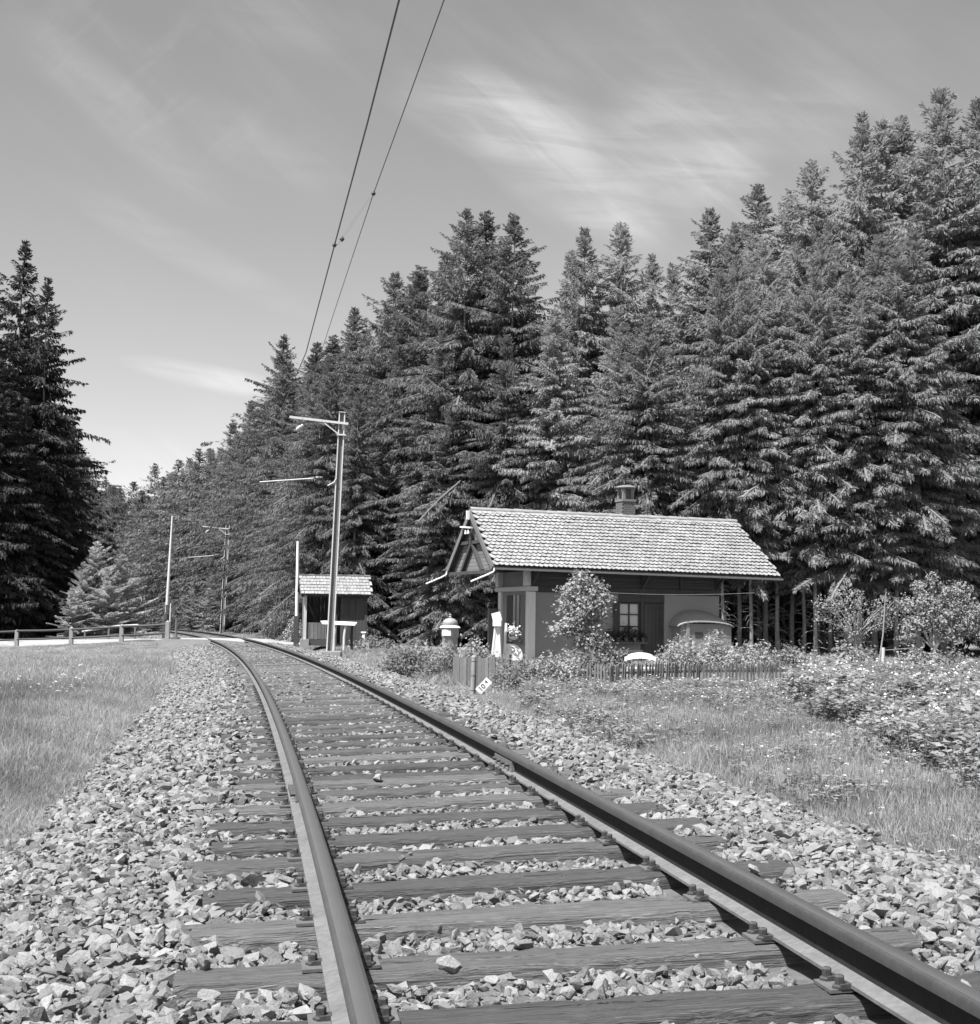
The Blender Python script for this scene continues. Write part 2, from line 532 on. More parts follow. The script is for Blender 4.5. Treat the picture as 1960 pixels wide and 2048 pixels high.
# road
rp = []
for a, b in zip(ROAD[:-1], ROAD[1:]):
    for t in np.linspace(0, 1, 8)[:-1]: rp.append(a+(b-a)*t)
rp.append(ROAD[-1]); rp = np.array(rp)
for _ in range(12): rp[1:-1] = (rp[:-2]+2*rp[1:-1]+rp[2:])/4
rt = np.gradient(rp[:, :2], axis=0); rt /= np.linalg.norm(rt, axis=1)[:, None]; rn = np.stack([rt[:, 1], -rt[:, 0]], 1)
cols = np.linspace(-2.1, 2.1, 9); V = []
for k, p in enumerate(rp):
    for c in cols:
        e = rnd.uniform(-.12, .12) if abs(c) > 2 else 0
        zz = p[2]-.0+.02*(1-abs(c)/2.1)
        if abs(c) > 2: zz -= .09
        V.append((p[0]+rn[k, 0]*(c+e), p[1]+rn[k, 1]*(c+e), zz-.02))
nr = len(cols); Fc = [(k*nr+j, k*nr+j+1, (k+1)*nr+j+1, (k+1)*nr+j) for k in range(len(rp)-1) for j in range(nr-1)]
tag(link_mesh('road', np_mesh('road', V, Fc, M['road'], True)), kind='structure')

V = []
for i in range(21):
    for j in range(13):
        a = i/20*(len(NEAR)-1); k = min(int(a), len(NEAR)-2); f_ = a-k
        n_, f2 = NEAR[k]+(NEAR[k+1]-NEAR[k])*f_, FARE[k]+(FARE[k+1]-FARE[k])*f_
        p_ = n_+(f2-n_)*(j/12); e = rnd.uniform(-.25, .25) if j in (0, 12) else 0
        V.append((p_[0], p_[1]+e, p_[2]-.024+.006*math.sin(i*1.3+j)-(.06 if j in (0, 12) else 0)))
tag(link_mesh('gravel_forecourt', np_mesh('gravel_forecourt', V, [(i*13+j, (i+1)*13+j, (i+1)*13+j+1, i*13+j+1) for i in range(20) for j in range(12)], M['road'], True)), kind='structure')

# ------------------------------------------------------------------ railway track: two rails, sleepers with their fastenings
trk = empty('railway_track', (0, 0, 0), 0, 'single curving railway track with timber sleepers running from the front to the level crossing', 'railway track')
rail_ss = np.concatenate([np.arange(-4, 30, .4), np.arange(30, 165, 1.2)])
HEAD = [(-.0335, -.036), (-.0345, -.012), (-.031, -.004), (-.022, -.0005), (0, 0), (.022, -.0005), (.031, -.004), (.0345, -.012), (.0335, -.036)]
WEBR = [(.0335, -.036), (.010, -.046), (.0075, -.06), (.0075, -.105), (.013, -.117)]
FOOT = [(.013, -.117), (.0625, -.128), (.0625, -.139), (-.0625, -.139), (-.0625, -.128), (-.013, -.117)]
WEBL = [(-.013, -.117), (-.0075, -.105), (-.0075, -.06), (-.010, -.046), (-.0335, -.036)]
prof = HEAD+WEBR[1:]+FOOT[1:]+WEBL[1:-1]
mi = [1, 1, 1, 3, 3, 1, 1, 1]+[0]*(len(WEBR)-1)+[2]*(len(FOOT)-1)+[0]*(len(WEBL)-1)
rails = []
for latc in (-.751, .751):
    o = sweep('rail', rail_ss, [(latc+a, b) for a, b in prof], M['rail'], False, parent=trk, close=True)
    o.data.materials.append(M['railtop']); o.data.materials.append(M['foot']); o.data.materials.append(M['shine'])
    o.data.polygons.foreach_set('material_index', np.tile(np.array(mi, 'i'), len(rail_ss)-1))
    o.data.polygons.foreach_set('use_smooth', np.ones(len(o.data.polygons), bool))
    o.data.set_sharp_from_angle(angle=R(32))
    rails.append(o)

st = [2.95, 3.59, 4.23, 4.87, 5.56, 6.23, 6.98, 7.56, 8.22, 8.87, 9.50, 10.05, 10.33, 11.0]
while st[-1] < 160: st.append(st[-1]+rnd.uniform(.61, .69))
st = [s for s in st if not 60.5 < s < 66.5]


def sleeper_mesh(seed, hi):
    q = np.random.default_rng(seed)
    n = 45 if hi else 9
    X = np.linspace(-1.27, 1.27, n)
    pr = [(-.125, -.12), (-.128, -.028), (-.112, -.006), (-.05, .0), (-.009, .001), (-.001, .0), (.007, .001), (.075, -.001), (.108, -.008), (.127, -.032), (.125, -.12)] if hi else [(-.125, -.12), (-.125, -.015), (-.105, 0), (.105, 0), (.125, -.015), (.125, -.12)]
    V = []
    ww = np.cumsum(q.normal(0, .0035, n)); ww -= ww.mean()
    w2 = np.cumsum(q.normal(0, .0035, n)); w2 -= w2.mean()
    dent = q.random(len(pr))
    for i, x in enumerate(X):
        for k, (y, z) in enumerate(pr):
            e = ww[i] if y < 0 else w2[i]
            j = q.normal(0, .0022, 2) if hi else (0, 0)
            crack = -.035*(k == 5)*max(0, math.sin(i*.21+seed*1.7)-.1) if hi else 0
            wnd = .022*math.sin(i*.19+seed*2.3) if hi and 4 <= k <= 6 else 0
            chip = -.012*max(0, math.sin(i*.9+seed)*math.sin(i*.37+seed*3)-.35) if hi and k in (2, 8) else 0
            V.append((x, y+e+j[0]+wnd, z+j[1]+crack+chip))
    m_ = len(pr); fs = [(i*m_+k, (i+1)*m_+k, (i+1)*m_+k+1, i*m_+k+1) for i in range(n-1) for k in range(m_-1)]
    fs += [tuple(range(m_)), tuple(range((n-1)*m_, n*m_))[::-1]]
    me = bpy.data.meshes.new('sleeper'); me.from_pydata(V, [], fs); me.update(); me.materials.append(M['sleeper'])
    me.polygons.foreach_set('use_smooth', [True]*len(me.polygons)); me.set_sharp_from_angle(angle=R(40))
    return me


SLH = [sleeper_mesh(i, True) for i in range(9)]
SLL = [sleeper_mesh(i, False) for i in range(3)]
mb = MB().box((0, 0, 0), (.25, .13, .010)); plate_me = mb.mesh('tie_plate', M['plate'])
mb = MB(); mb.lathe([(.024, 0), (.024, .008), (.015, .012), (.015, .034), (.009, .039)], n=6); mb.box((-.014, 0, .008), (.040, .045, .014)); screw_me = mb.mesh('sleeper_screw', M['iron'])
for k, s in enumerate(st):
    p = tp(np.array([s]), 0.0, -.152)[0]
    th = float(np.interp(s, S, TH))
    near = s < 26
    me = SLH[k % 9] if near else SLL[k % 3]
    o = link_mesh('sleeper', me, trk)
    SM = Matrix.Translation(p) @ Matrix.Rotation(-th+rnd.uniform(-.012, .012), 4, 'Z') @ Matrix.Rotation(-CANT, 4, 'Y') @ Matrix.Translation((rnd.uniform(-.05, .05), 0, rnd.uniform(-.004, .002))) @ Matrix.Diagonal((rnd.uniform(.97, 1.02), rnd.uniform(.9, 1.12), 1, 1))
    o.matrix_local = SM; SMI = SM.inverted()
    if s < 24:
        for lc in (-.751, .751):
            T4 = Matrix.Translation(tp(np.array([s]), lc, -.146)[0]) @ Matrix.Rotation(-th, 4, 'Z') @ Matrix.Rotation(-CANT, 4, 'Y')
            pl = link_mesh('tie_plate', plate_me, o)
            pl.matrix_local = SMI @ T4
            for sg in (-1, 1):
                for dy in (-.045, .05) if (sg == 1) == (lc < 0) else (0.0,):
                    sc_ = link_mesh('sleeper_screw', screw_me, o)
                    sc_.matrix_local = SMI @ T4 @ Matrix.Translation((sg*.088, dy, .004)) @ Matrix.Rotation(math.pi if sg < 0 else 0, 4, 'Z')
# fishplates at the rail joint
for rl, lc in zip(rails, (-.751, .751)):
    for sg in (-1, 1):
        ss = np.array([9.85, 10.52]) if lc > 0 else np.array([8.75, 9.30])
        o = sweep('fishplate', ss, [(lc+sg*.009, -.045), (lc+sg*.03, -.052), (lc+sg*.03, -.10), (lc+sg*.034, -.118), (lc+sg*.010, -.112)], M['foot'], parent=rl, close=True, cap=True)
        for q in (.15, .38, .62, .85):
            p = tp(np.array([ss[0]+q*(ss[1]-ss[0])]), lc+sg*.03, -.078)[0]; p2 = tp(np.array([ss[0]+q*(ss[1]-ss[0])]), lc+sg*.062, -.078)[0]
            MB().tube([p, p2], .015, 6).build('bolt', M['iron'], rl)

# ------------------------------------------------------------------ scatter of stuff through geometry nodes
def source(name, meshes):
    c = bpy.data.collections.new(name)
    for i, me in enumerate(meshes): c.objects.link(bpy.data.objects.new('%s_%02d' % (name, i), me))
    return c


def scatter(name, P, rot, sc, idx, coll, mat_=None):
    n = len(P); me = bpy.data.meshes.new(name); me.vertices.add(n); me.vertices.foreach_set('co', np.asarray(P, 'f').ravel())
    for nm, ty, a in (('rot', 'FLOAT_VECTOR', np.asarray(rot, 'f')), ('scl', 'FLOAT_VECTOR', np.asarray(sc, 'f')), ('idx', 'INT', np.asarray(idx, 'i'))):
        at_ = me.attributes.new(nm, ty, 'POINT'); at_.data.foreach_set('vector' if ty != 'INT' else 'value', a.ravel())
    o = bpy.data.objects.new(name, me); COL.objects.link(o)
    g = bpy.data.node_groups.new(name, 'GeometryNodeTree')
    g.interface.new_socket('Geometry', in_out='INPUT', socket_type='NodeSocketGeometry'); g.interface.new_socket('Geometry', in_out='OUTPUT', socket_type='NodeSocketGeometry')
    Nn = g.nodes; gi = Nn.new('NodeGroupInput'); go = Nn.new('NodeGroupOutput'); m2 = Nn.new('GeometryNodeMeshToPoints'); ip = Nn.new('GeometryNodeInstanceOnPoints')
    ci = Nn.new('GeometryNodeCollectionInfo'); ci.inputs['Collection'].default_value = coll; ci.inputs['Separate Children'].default_value = True; ci.inputs['Reset Children'].default_value = True

    def na(nm, ty):
        a = Nn.new('GeometryNodeInputNamedAttribute'); a.data_type = ty; a.inputs['Name'].default_value = nm; return a.outputs['Attribute']
    LL = g.links.new
    LL(gi.outputs[0], m2.inputs['Mesh']); LL(m2.outputs[0], ip.inputs['Points']); LL(ci.outputs[0], ip.inputs['Instance']); ip.inputs['Pick Instance'].default_value = True
    LL(na('idx', 'INT'), ip.inputs['Instance Index']); LL(na('rot', 'FLOAT_VECTOR'), ip.inputs['Rotation']); LL(na('scl', 'FLOAT_VECTOR'), ip.inputs['Scale']); LL(ip.outputs[0], go.inputs[0])
    o.modifiers.new('scatter', 'NODES').node_group = g
    o['kind'] = 'stuff'
    return o


# ballast stones: irregular crushed rock from convex hulls
import bmesh


def rock(seed, n=15):
    q = np.random.default_rng(seed); bm = bmesh.new()
    P = q.normal(size=(n, 3)); P /= np.linalg.norm(P, axis=1)[:, None]; P *= (.75+.35*q.random((n, 1)))
    P *= np.array([1, q.uniform(.62, .9), q.uniform(.42, .7)])
    for p in P: bm.verts.new(p*.5)
    bmesh.ops.convex_hull(bm, input=bm.verts)
    for v in [v for v in bm.verts if not v.link_faces]: bm.verts.remove(v)
    me = bpy.data.meshes.new('rock'); bm.to_mesh(me); bm.free(); me.materials.append(M['stone']); return me


rocks = source('rock', [rock(i, 11+i % 9) for i in range(18)])
Pn, sz = [], []
st_a = np.array(st)
for (sa, sb, dens, smin, smax) in ((1.6, 9, 900, .030, .092), (1.6, 10, 900, .018, .045), (9, 18, 620, .038, .095), (18, 36, 380, .05, .10), (36, 62, 190, .065, .12), (67, 110, 70, .09, .15)):
    n = int((sb-sa)*5.1*dens)
    s = rng.uniform(sa, sb, n); l = rng.uniform(-2.62, 2.72, n)
    edge = 2.36+.30*(smoothnoise(s, l*0+np.sign(l)*5, 1.2, 5)-.2)
    keep = (np.abs(l) < edge) | (rng.random(n) < .05)
    # keep most of them out of the sleepers
    ds = np.abs(s[:, None]-st_a[None, :]).min(1)
    onsl = (ds < .135+.02) & (np.abs(l) < 1.25)
    keep &= ~(onsl & (rng.random(n) < np.where(np.abs(l) > .98, np.where(s > 9, .55, .955), .994)))
    size = rng.uniform(smin, smax, n)*np.where(rng.random(n) < .07, 1.45, 1.0)
    inner = (np.abs(l) < .70)
    size = np.where(inner, size*.85, size)
    keep &= ~((np.abs(np.abs(l)-.751) < .075+size*.35))
    z = np.interp(l, BEDL, BEDZ)+rng.uniform(-.03, .022, n)+np.where(np.abs(l) > 1.15, .024, np.where(s > 20, .024, np.where(s > 9, .010, .008)))+np.where(onsl, .035, 0)+.03*(smoothnoise(s, l, .35, 2)-.5)
    # at gaps next to sleepers a little heap against their sides
    P = tp(s, l, z)
    Pn.append(P[keep]); sz.append(size[keep])
P = np.concatenate(Pn); size = np.concatenate(sz); n = len(P)
rot = np.stack([rng.normal(0, .42, n), rng.normal(0, .42, n), rng.uniform(0, 6.28, n)], 1)
sc3 = size[:, None]*1.12*np.stack([np.ones(n), rng.uniform(.8, 1.15, n), rng.uniform(.75, 1.15, n)], 1)
tag(scatter('gravel', P, rot, sc3, rng.integers(0, 18, n), rocks))

# ------------------------------------------------------------------ spruces
def spruce(seed, H=22.0, bare=3.0, wid=.27, wmax=3.6, dens=1.0, droop=1.0, m=None, lod=1.0):
    """crown of drooping, comb-like twigs on whorled branches; returns (crown mesh, trunk mesh)"""
    q = np.random.default_rng(seed); py = random.Random(seed)
    tri_v = []; tri_n = 0
    V = []
    z = H-.25; br = []
    while z > bare:
        t = H-z
        Lb = min(wid*.93*t+.05+.15*min(1, t/3), wmax*(1-.25*max(0, (t-.7*H)/(.3*H))))*q.uniform(.85, 1.12)
        nb = int(6+min(3, t*.4)); a0 = q.uniform(0, 6.28)
        for k in range(nb):
            if q.random() < .10: continue
            Lk = Lb*q.uniform(.58, 1.28)
            if q.random() < .05: Lk *= 1.25
            Lk *= 1+.22*math.sin(a0*3+z*.9+k*1.3)
            br.append((z+q.uniform(-.5, .5)*min(1, t/4+.15), a0+6.28*k/nb+q.uniform(-.45, .45), Lk))
        z -= q.uniform(.26, .44)*(1+.012*t)*(.55+.45*min(1, t/4))
    for (zb, az, Lk) in br:
        t = H-zb
        up = np.interp(t, [0, 2, 6, 12, 22], [.9, .5, .10, -.06, -.14])*1.0+q.normal(0, .17)
        sag = np.interp(t, [0, 3, 8, 22], [.0, .08, .20, .24])*droop*q.uniform(.5, 1.4)
        n = max(9, int((Lk*32+4)*dens*lod))
        u = q.uniform(.06, 1, n)**.8
        side = q.choice((-1, 1), n)
        halfw = (.16+.28*Lk*(1-u)*.6)*np.minimum(1, u*3.5)*np.where(u > .93, .4, 1)
        lat_ = side*halfw*q.uniform(.0, 1.0, n)
        d = np.array([math.cos(az), math.sin(az)]); e = np.array([-d[1], d[0]])
        r_ = u*Lk
        zz = zb+up*r_-sag*r_*u+ .22*Lk*sag*np.maximum(0, u-.6)*2.2
        dropz = -np.abs(lat_)*.35*droop
        B = np.stack([d[0]*r_+e[0]*lat_, d[1]*r_+e[1]*lat_, zz+dropz], 1)
        # twig direction: outwards + sideways + hanging
        lw = q.uniform(.16, .40, n)*(1.15-.35*u)*np.interp(t, [0, 2, 6, 10], [.6, .85, 1.08, 1.35])/math.sqrt(lod)*(.86 if dens > 1.5 else 1)
        hang = q.uniform(.1, 1.0, n)**1.3*3.2*droop*np.interp(t, [0, 3, 9], [.10, .5, 1.0])
        dx = q.uniform(.4, 1.1, n); sd = side*q.uniform(.2, 1.0, n)
        D = np.stack([d[0]*dx+e[0]*sd, d[1]*dx+e[1]*sd, -hang+.9*np.interp(t, [0, 3.5], [1, 0])+.1], 1)
        D /= np.linalg.norm(D, axis=1)[:, None]
        T = B+D*lw[:, None]
        rv = q.normal(size=(n, 3)); rv[:, 2] *= .6
        Wd = np.cross(D, rv); Wd /= np.linalg.norm(Wd, axis=1)[:, None]+1e-9
        hw = (q.uniform(.032, .070, n)/math.sqrt(lod)*(.7 if t < 4 else 1)*(.72 if dens > 1.5 else 1))[:, None]
        mid = B+D*(lw*.4)[:, None]
        mid2 = mid.copy(); 
        V.append(np.stack([B, mid+Wd*hw, T, mid-Wd*hw], 1))
        # spine needles
        ns = max(3, int(Lk*4))
        us = np.linspace(.1, 1, ns+1); rs = us*Lk
        zs = zb+up*rs-sag*rs*us+.22*Lk*sag*np.maximum(0, us-.6)*2.2
        C_ = np.stack([d[0]*rs, d[1]*rs, zs], 1)
        Wd = np.array([e[0], e[1], 0])*.06
        V.append(np.stack([C_[:-1]-Wd, C_[:-1]+Wd, C_[1:]+Wd*.8, C_[1:]-Wd*.8], 1))
    # leader
    n = 60; zz = H-q.uniform(0, 1.0, n)**.7*1.7; a = q.uniform(0, 6.28, n)
    B = np.stack([0*a, 0*a, zz], 1); D = np.stack([np.cos(a)*.5, np.sin(a)*.5, .85+0*a], 1); l_ = (.06+.17*(H-zz))[:, None]
    Wd = np.stack([-np.sin(a), np.cos(a), 0*a], 1)*.035
    V.append(np.stack([B, B+D*l_*.5+Wd, B+D*l_, B+D*l_*.5-Wd], 1))
    V = np.concatenate(V); nq = len(V)
    cm = np_mesh('crown', V.reshape(-1, 3), np.arange(nq*4).reshape(-1, 4), m or M['needle'])
    mb = MB()
    k = 10
    pts = [(.05*math.sin(i*1.1+seed), .05*math.cos(i*.9+seed), H*i/k) for i in range(k+1)]
    pts[0] = (0, 0, -.5)
    rad = [max(.018, (.0054 if bare > 4.7 and dens > 1.9 and wmax < 3.35 else .0078)*H*(1-i/k)**.85+(.03 if i == 0 else 0)) for i in range(k+1)]
    mb.tube(pts, rad, 9)
    for _ in range(int(bare*7)):           # dead snags on the bare stem
        z_ = py.uniform(.6, bare+2); a = py.uniform(0, 6.28); ln = py.uniform(.3, 1.3)
        mb.tube([(0, 0, z_), (math.cos(a)*ln*.6, math.sin(a)*ln*.6, z_+py.uniform(-.15, .05)), (math.cos(a)*ln, math.sin(a)*ln, z_-py.uniform(.1, .5))], [.022, .014, .005], 4, False)
    tm = mb.mesh('trunk', M['bark'], 50)
    return cm, tm


SPR = dict(
    forest=[spruce(100+i, 22, b, w, wm, 2.0, dr) for i, (b, w, wm, dr) in enumerate(((2.2, .38, 3.9, 1.1), (1.6, .33, 3.3, 1.25), (2.8, .44, 3.8, 1.0), (2.4, .30, 3.0, 1.3), (1.4, .42, 4.5, 1.15), (1.9, .36, 3.6, .9), (2.0, .52, 3.7, 1.2), (1.2, .34, 4.3, 1.35)))],
    stand=[spruce(500+i, 22, b, w, wm, 2.0, dr) for i, (b, w, wm, dr) in enumerate(((5.6, .36, 3.5, 1.0), (5.2, .33, 3.2, 1.15), (6.2, .37, 3.4, .9), (5.6, .32, 3.1, 1.2), (4.8, .38, 3.8, 1.1)))],
    stem=[spruce(600+i, 22, (5.6, 6.6, 4.8)[i], .36, 3.3, 2.0, 1.25) for i in range(3)],
    open_=[spruce(200+i, 22, .7, .29, 4.2, 1.1, 1.0, M['needle_dark']) for i in range(3)],
    far=[spruce(300+i, 22, .8, (.36, .46, .40, .55)[i], (4.2, 4.8, 3.8, 4.6)[i], .6, 1.0, M['needle_far'], .6) for i in range(4)],
    young=[spruce(400+i, 7, .15, .42, 2.2, 2.3, .5, M['needle_pale'], 1.4) for i in range(3)],
)


def put_tree(x, y, H, kind, label, group, name='spruce_tree', k=None, zoff=-.1, lean=0.0):
    shady = kind == 'forest' and x/y < .02  # forest trees left of centre take the darker needle colour
    v = SPR[kind]; k = rnd.randrange(len(v)) if k is None else k
    cm, tm = v[k]; base = 7.0 if kind == 'young' else 22.0
    e = empty(name, (x, y, gz(x, y)+zoff), rnd.uniform(0, 6.28), label, 'tree', group)
    sc = H/base; w_ = sc*rnd.uniform(.85, 1.22)*(1.15 if kind == 'far' else 1)
    e.scale = (w_, w_, sc)
    e.rotation_euler[0] = rnd.uniform(-.02, .02)+lean
    link_mesh('trunk', tm, e); c = link_mesh('crown', cm, e)
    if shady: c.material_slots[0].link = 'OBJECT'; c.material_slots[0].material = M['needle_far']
    return e


PROF = [(-200, 380), (-50, 430), (8, 450), (75, 528), (130, 700), (180, 885), (200, 912), (240, 895), (300, 858), (345, 850), (390, 832), (440, 805), (470, 772), (495, 690), (520, 640), (555, 668), (590, 655), (625, 645), (665, 588), (700, 560), (740, 520), (800, 512), (835, 480), (880, 402), (900, 425), (918, 405), (950, 432), (975, 410), (1005, 490), (1030, 545), (1060, 530), (1085, 480), (1105, 490), (1130, 434), (1160, 470), (1186, 424), (1215, 490), (1245, 486), (1280, 508), (1305, 545), (1330, 500), (1370, 397), (1400, 470), (1420, 430), (1450, 354), (1485, 420), (1520, 370), (1555, 308), (1590, 340), (1612, 300), (1635, 216), (1660, 270), (1680, 228), (1715, 300), (1745, 230), (1775, 250), (1803, 165), (1840, 260), (1880, 190), (2000, 160), (2300, 120)]
PU = np.array([p[0] for p in PROF])*1.0448; PVv = np.array([p[1] for p in PROF])*1.0448


def uv_of(x, y, z):
    P_ = Vector((x, y, z-CAMZ)); d = P_.dot(fw)
    return 980+F*P_.dot(cr)/d, 1024-F*P_.dot(cu)/d


def h_for(u, v, x, d):
    return at(u, v, d).z-gz(x, d)+.1


PLACED = []
WHERE = [(1180, 'behind the railway cottage'), (760, 'beside the small shelter'), (560, 'between the shelter and the second mast'), (-999, 'beyond the level crossing')]
# the peaks that stand out against the sky
peaks = [(880, 402, 66, 'second peak of the cluster', 2), (918, 405, 67.5, '', 1), (975, 410, 65, '', 4), (845, 478, 69, '', 3), (1085, 480, 68, '', 1), (1130, 434, 66, '', 5), (1186, 424, 66.5, '', 0), (1247, 484, 71, '', 3), (1280, 506, 72, '', 1),
         (1370, 397, 66, '', 0), (1450, 354, 66, '', 5), (1420, 425, 70, '', 3), (1555, 308, 65, '', 0), (1520, 365, 68, '', 1), (1635, 216, 64, '', 5), (1680, 226, 67, '', 3), (1745, 228, 67, '', 1), (1803, 164, 62, '', 2), (1885, 190, 62, '', 5), (1950, 150, 60, '', 4),
         (665, 588, 88, '', 5), (740, 518, 78, '', 4), (795, 508, 77, '', 1), (520, 640, 98, '', 4), (592, 655, 96, '', 5), (630, 640, 90, '', 1), (470, 772, 122, '', 0), (440, 803, 130, '', 1)]
PLAB = {880: 'tallest spruce left of the cottage chimney, left peak of a close cluster of three', 918: 'middle peak of the close cluster of three spruces above the cottage gable', 975: 'narrow spruce at the right side of the cluster above the cottage roof ridge',
        845: 'broad bushy spruce on the left shoulder of the tall cluster above the cottage', 1085: 'shorter spruce left of the two pointed ones above the chimney', 1130: 'left one of two pointed spruces rising above the cottage chimney', 1186: 'right one of two pointed spruces rising above the cottage chimney',
        1247: 'thin spruce just right of the pair above the chimney', 1280: 'low spruce in the dip right of the chimney', 1370: 'lone pointed spruce with open branches right of the dip in the treeline', 1450: 'slim pointed spruce between the lone open one and the tall right hand wood',
        1420: 'spruce tucked left of the slim pointed one in the right half', 1555: 'pointed spruce at the foot of the steep rise on the right', 1520: 'lower spruce leaning on the left of the first tall right hand one', 1635: 'tall dense spruce, left one of a touching pair at the upper right',
        1680: 'thinner spruce, right one of a touching pair at the upper right', 1745: 'spruce top in the gap between the touching pair and the tallest tree', 1803: 'tallest spruce of all with straggly top at the upper right', 1885: 'spruce cut by the right edge of the view just beside the tallest', 1950: 'large spruce just outside the right edge',
        665: 'spruce top close to where the overhead wires meet the wood', 740: 'broad spruce on the slope of treetops right of the overhead wires', 795: 'rounded broad spruce top left of the tall cluster', 520: 'left one of two dark bushy spruces above the main mast arm', 592: 'right one of two dark bushy spruces above the main mast arm', 630: 'spruce behind the wires between the two dark bushy ones and the slope',
        470: 'spruce where the far low treeline starts to climb', 440: 'small far spruce just left of the climbing treeline'}
for (ud, vd, d, _, k) in peaks:
    u, v = ud*1.0448, vd*1.0448
    x = at(u, 1200, d).x
    put_tree(x, d, h_for(u, v, x, d), 'stand' if ud > 1340 and k < 5 and d < 66.5 else 'forest', PLAB[ud], 'spruces at the wood edge', k=k)
    PLACED.append((x, d))

EDGE = [(60, 50), (42, 56), (24, 60), (17, 61.5), (8, 61), (2, 61), (-3, 62.5), (-6.5, 65.5), (-8.5, 72), (-11.5, 82), (-15, 96), (-18.5, 110), (-22, 124), (-31, 145), (-46, 172), (-75, 205), (-120, 240)]
cand = []
for a, b in zip(EDGE[:-1], EDGE[1:]):
    a_, b_ = np.array(a, float), np.array(b, float); ln = np.linalg.norm(b_-a_); t = (b_-a_)/ln; nrm = np.array([t[1], -t[0]])*-1
    if nrm[1] < 0 and abs(nrm[1]) > .2: nrm = -nrm
    if nrm @ np.array([.6, .8]) < 0: nrm = -nrm
    for row in range(7):
        sp = (2.5, 3.0, 3.4, 3.8, 4.2, 4.5, 5)[row] if a[1] < 90 or b[1] < 110 else (2.8, 3.2, 3.8, 4.5, 5.5, 7.5, 9)[row]
        off = (0, 2.4, 5.0, 8.0, 11.5, 15.5, 20)[row]
        q = rnd.uniform(0, sp)
        while q < ln:
            p = a_+t*q+nrm*(off+rnd.uniform(-.8, .8)); cand.append((p[0], p[1], row)); q += sp*rnd.uniform(.75, 1.3)
SEG = [(1560, 'right of the cottage'), (1330, 'behind the right roof half'), (1100, 'behind the left roof half'), (890, 'behind the cottage gable'), (740, 'between shelter and bell'), (600, 'behind shelter and mast'), (450, 'left of the shelter'), (-999, 'beyond the grey pole')]
ORD = 'first second third fourth fifth sixth seventh eighth ninth tenth eleventh twelfth thirteenth fourteenth fifteenth sixteenth seventeenth eighteenth nineteenth twentieth'.split()
ORD += ['twenty-'+o for o in ORD[:9]]+['thirtieth']+['thirty-'+o for o in ORD[:9]]+['fortieth']+['forty-'+o for o in ORD[:9]]
todo = []
for (x, y, row) in cand:
    if min(math.hypot(x-a, y-b) for a, b in PLACED) < (1.4 if row < 2 else 2.0): continue
    u, _ = uv_of(x, y, 5)
    if u < -60 or u > 2060: continue
    if math.hypot(x+18.8, y-100) < 7.5: continue
    if (y < 103 and 370 < u < 515) or (y < 149 and 280 < u < 325): continue
    s_, l_ = track_sl([x], [y])
    if abs(l_[0]) < 4.5 and s_[0] < 165: continue
    vmx = np.interp([u-24, u, u+24], PU, PVv).max()
    Hm = at(u, vmx, y).z-gz(x, y)
    f = (rnd.uniform(.60, .97) if row < 3 else rnd.uniform(.8, 1.0))
    H = max(5.5, min(Hm*f-(.3 if row > 0 else 0), 27))
    if row >= 5: continue
    far = y > 118
    kind = 'far' if far or row > 3 else ('stand' if (u > 1290 or row > 1 and u > 1000) and rnd.random() < .85 else 'forest')
    PLACED.append((x, y)); todo.append((x, y, H, kind, u, row))
for lim, (lo, seg) in zip([9999]+[q[0] for q in SEG[:-1]], SEG):
    for rws, rn_ in (((0,), 'front row'), ((1,), 'second row'), ((2, 3, 4), 'deep wood')):
        grp = sorted([t for t in todo if lo < t[4] <= lim and t[5] in rws], key=lambda t: t[4])
        for i, (x, y, H, kind, u, row) in enumerate(grp):
            put_tree(x, y, H, kind, '%s spruce from the left in the %s %s' % (ORD[i], rn_, seg), 'spruces in the %s %s' % (rn_, seg))
nfor = len(todo)
for i, (u, d, H) in enumerate(((1446, 57.5, 16), (1478, 59, 17), (1503, 57, 15), (1530, 60, 18), (1556, 58, 15.5), (1583, 60.5, 18), (1608, 58, 15), (1632, 57, 16), (1660, 59.5, 18), (1690, 58, 16), (1718, 57, 15), (1750, 59, 18), (1792, 57.5, 17), (1838, 58, 18), (1290, 58, 14), (1245, 59, 14))+tuple((1452+k*21.5+((k*37) % 11), 61.2+(k*29 % 17)/4, 14+(k*13 % 7)) for k in range(17))+tuple((1441+k*23.7+((k*53) % 13), 63.5+(k*31 % 19)/4, 15+(k*11 % 6)) for k in range(16))):
    p_ = at(u, 1300, d); put_tree(p_.x, d, H, 'stem', ORD[i]+' bare stemmed spruce of the front rank right of the cottage' if i < 14 else (('right', 'left')[i-14]+' one of two bare stemmed spruces behind the cottage chimney' if i < 16 else (ORD[i-16]+' bare stemmed spruce of the second rank right of the cottage' if i < 33 else ORD[i-33]+' bare stemmed spruce of the third rank right of the cottage')), 'bare stemmed spruces along the wood edge')
print('forest trees', nfor)
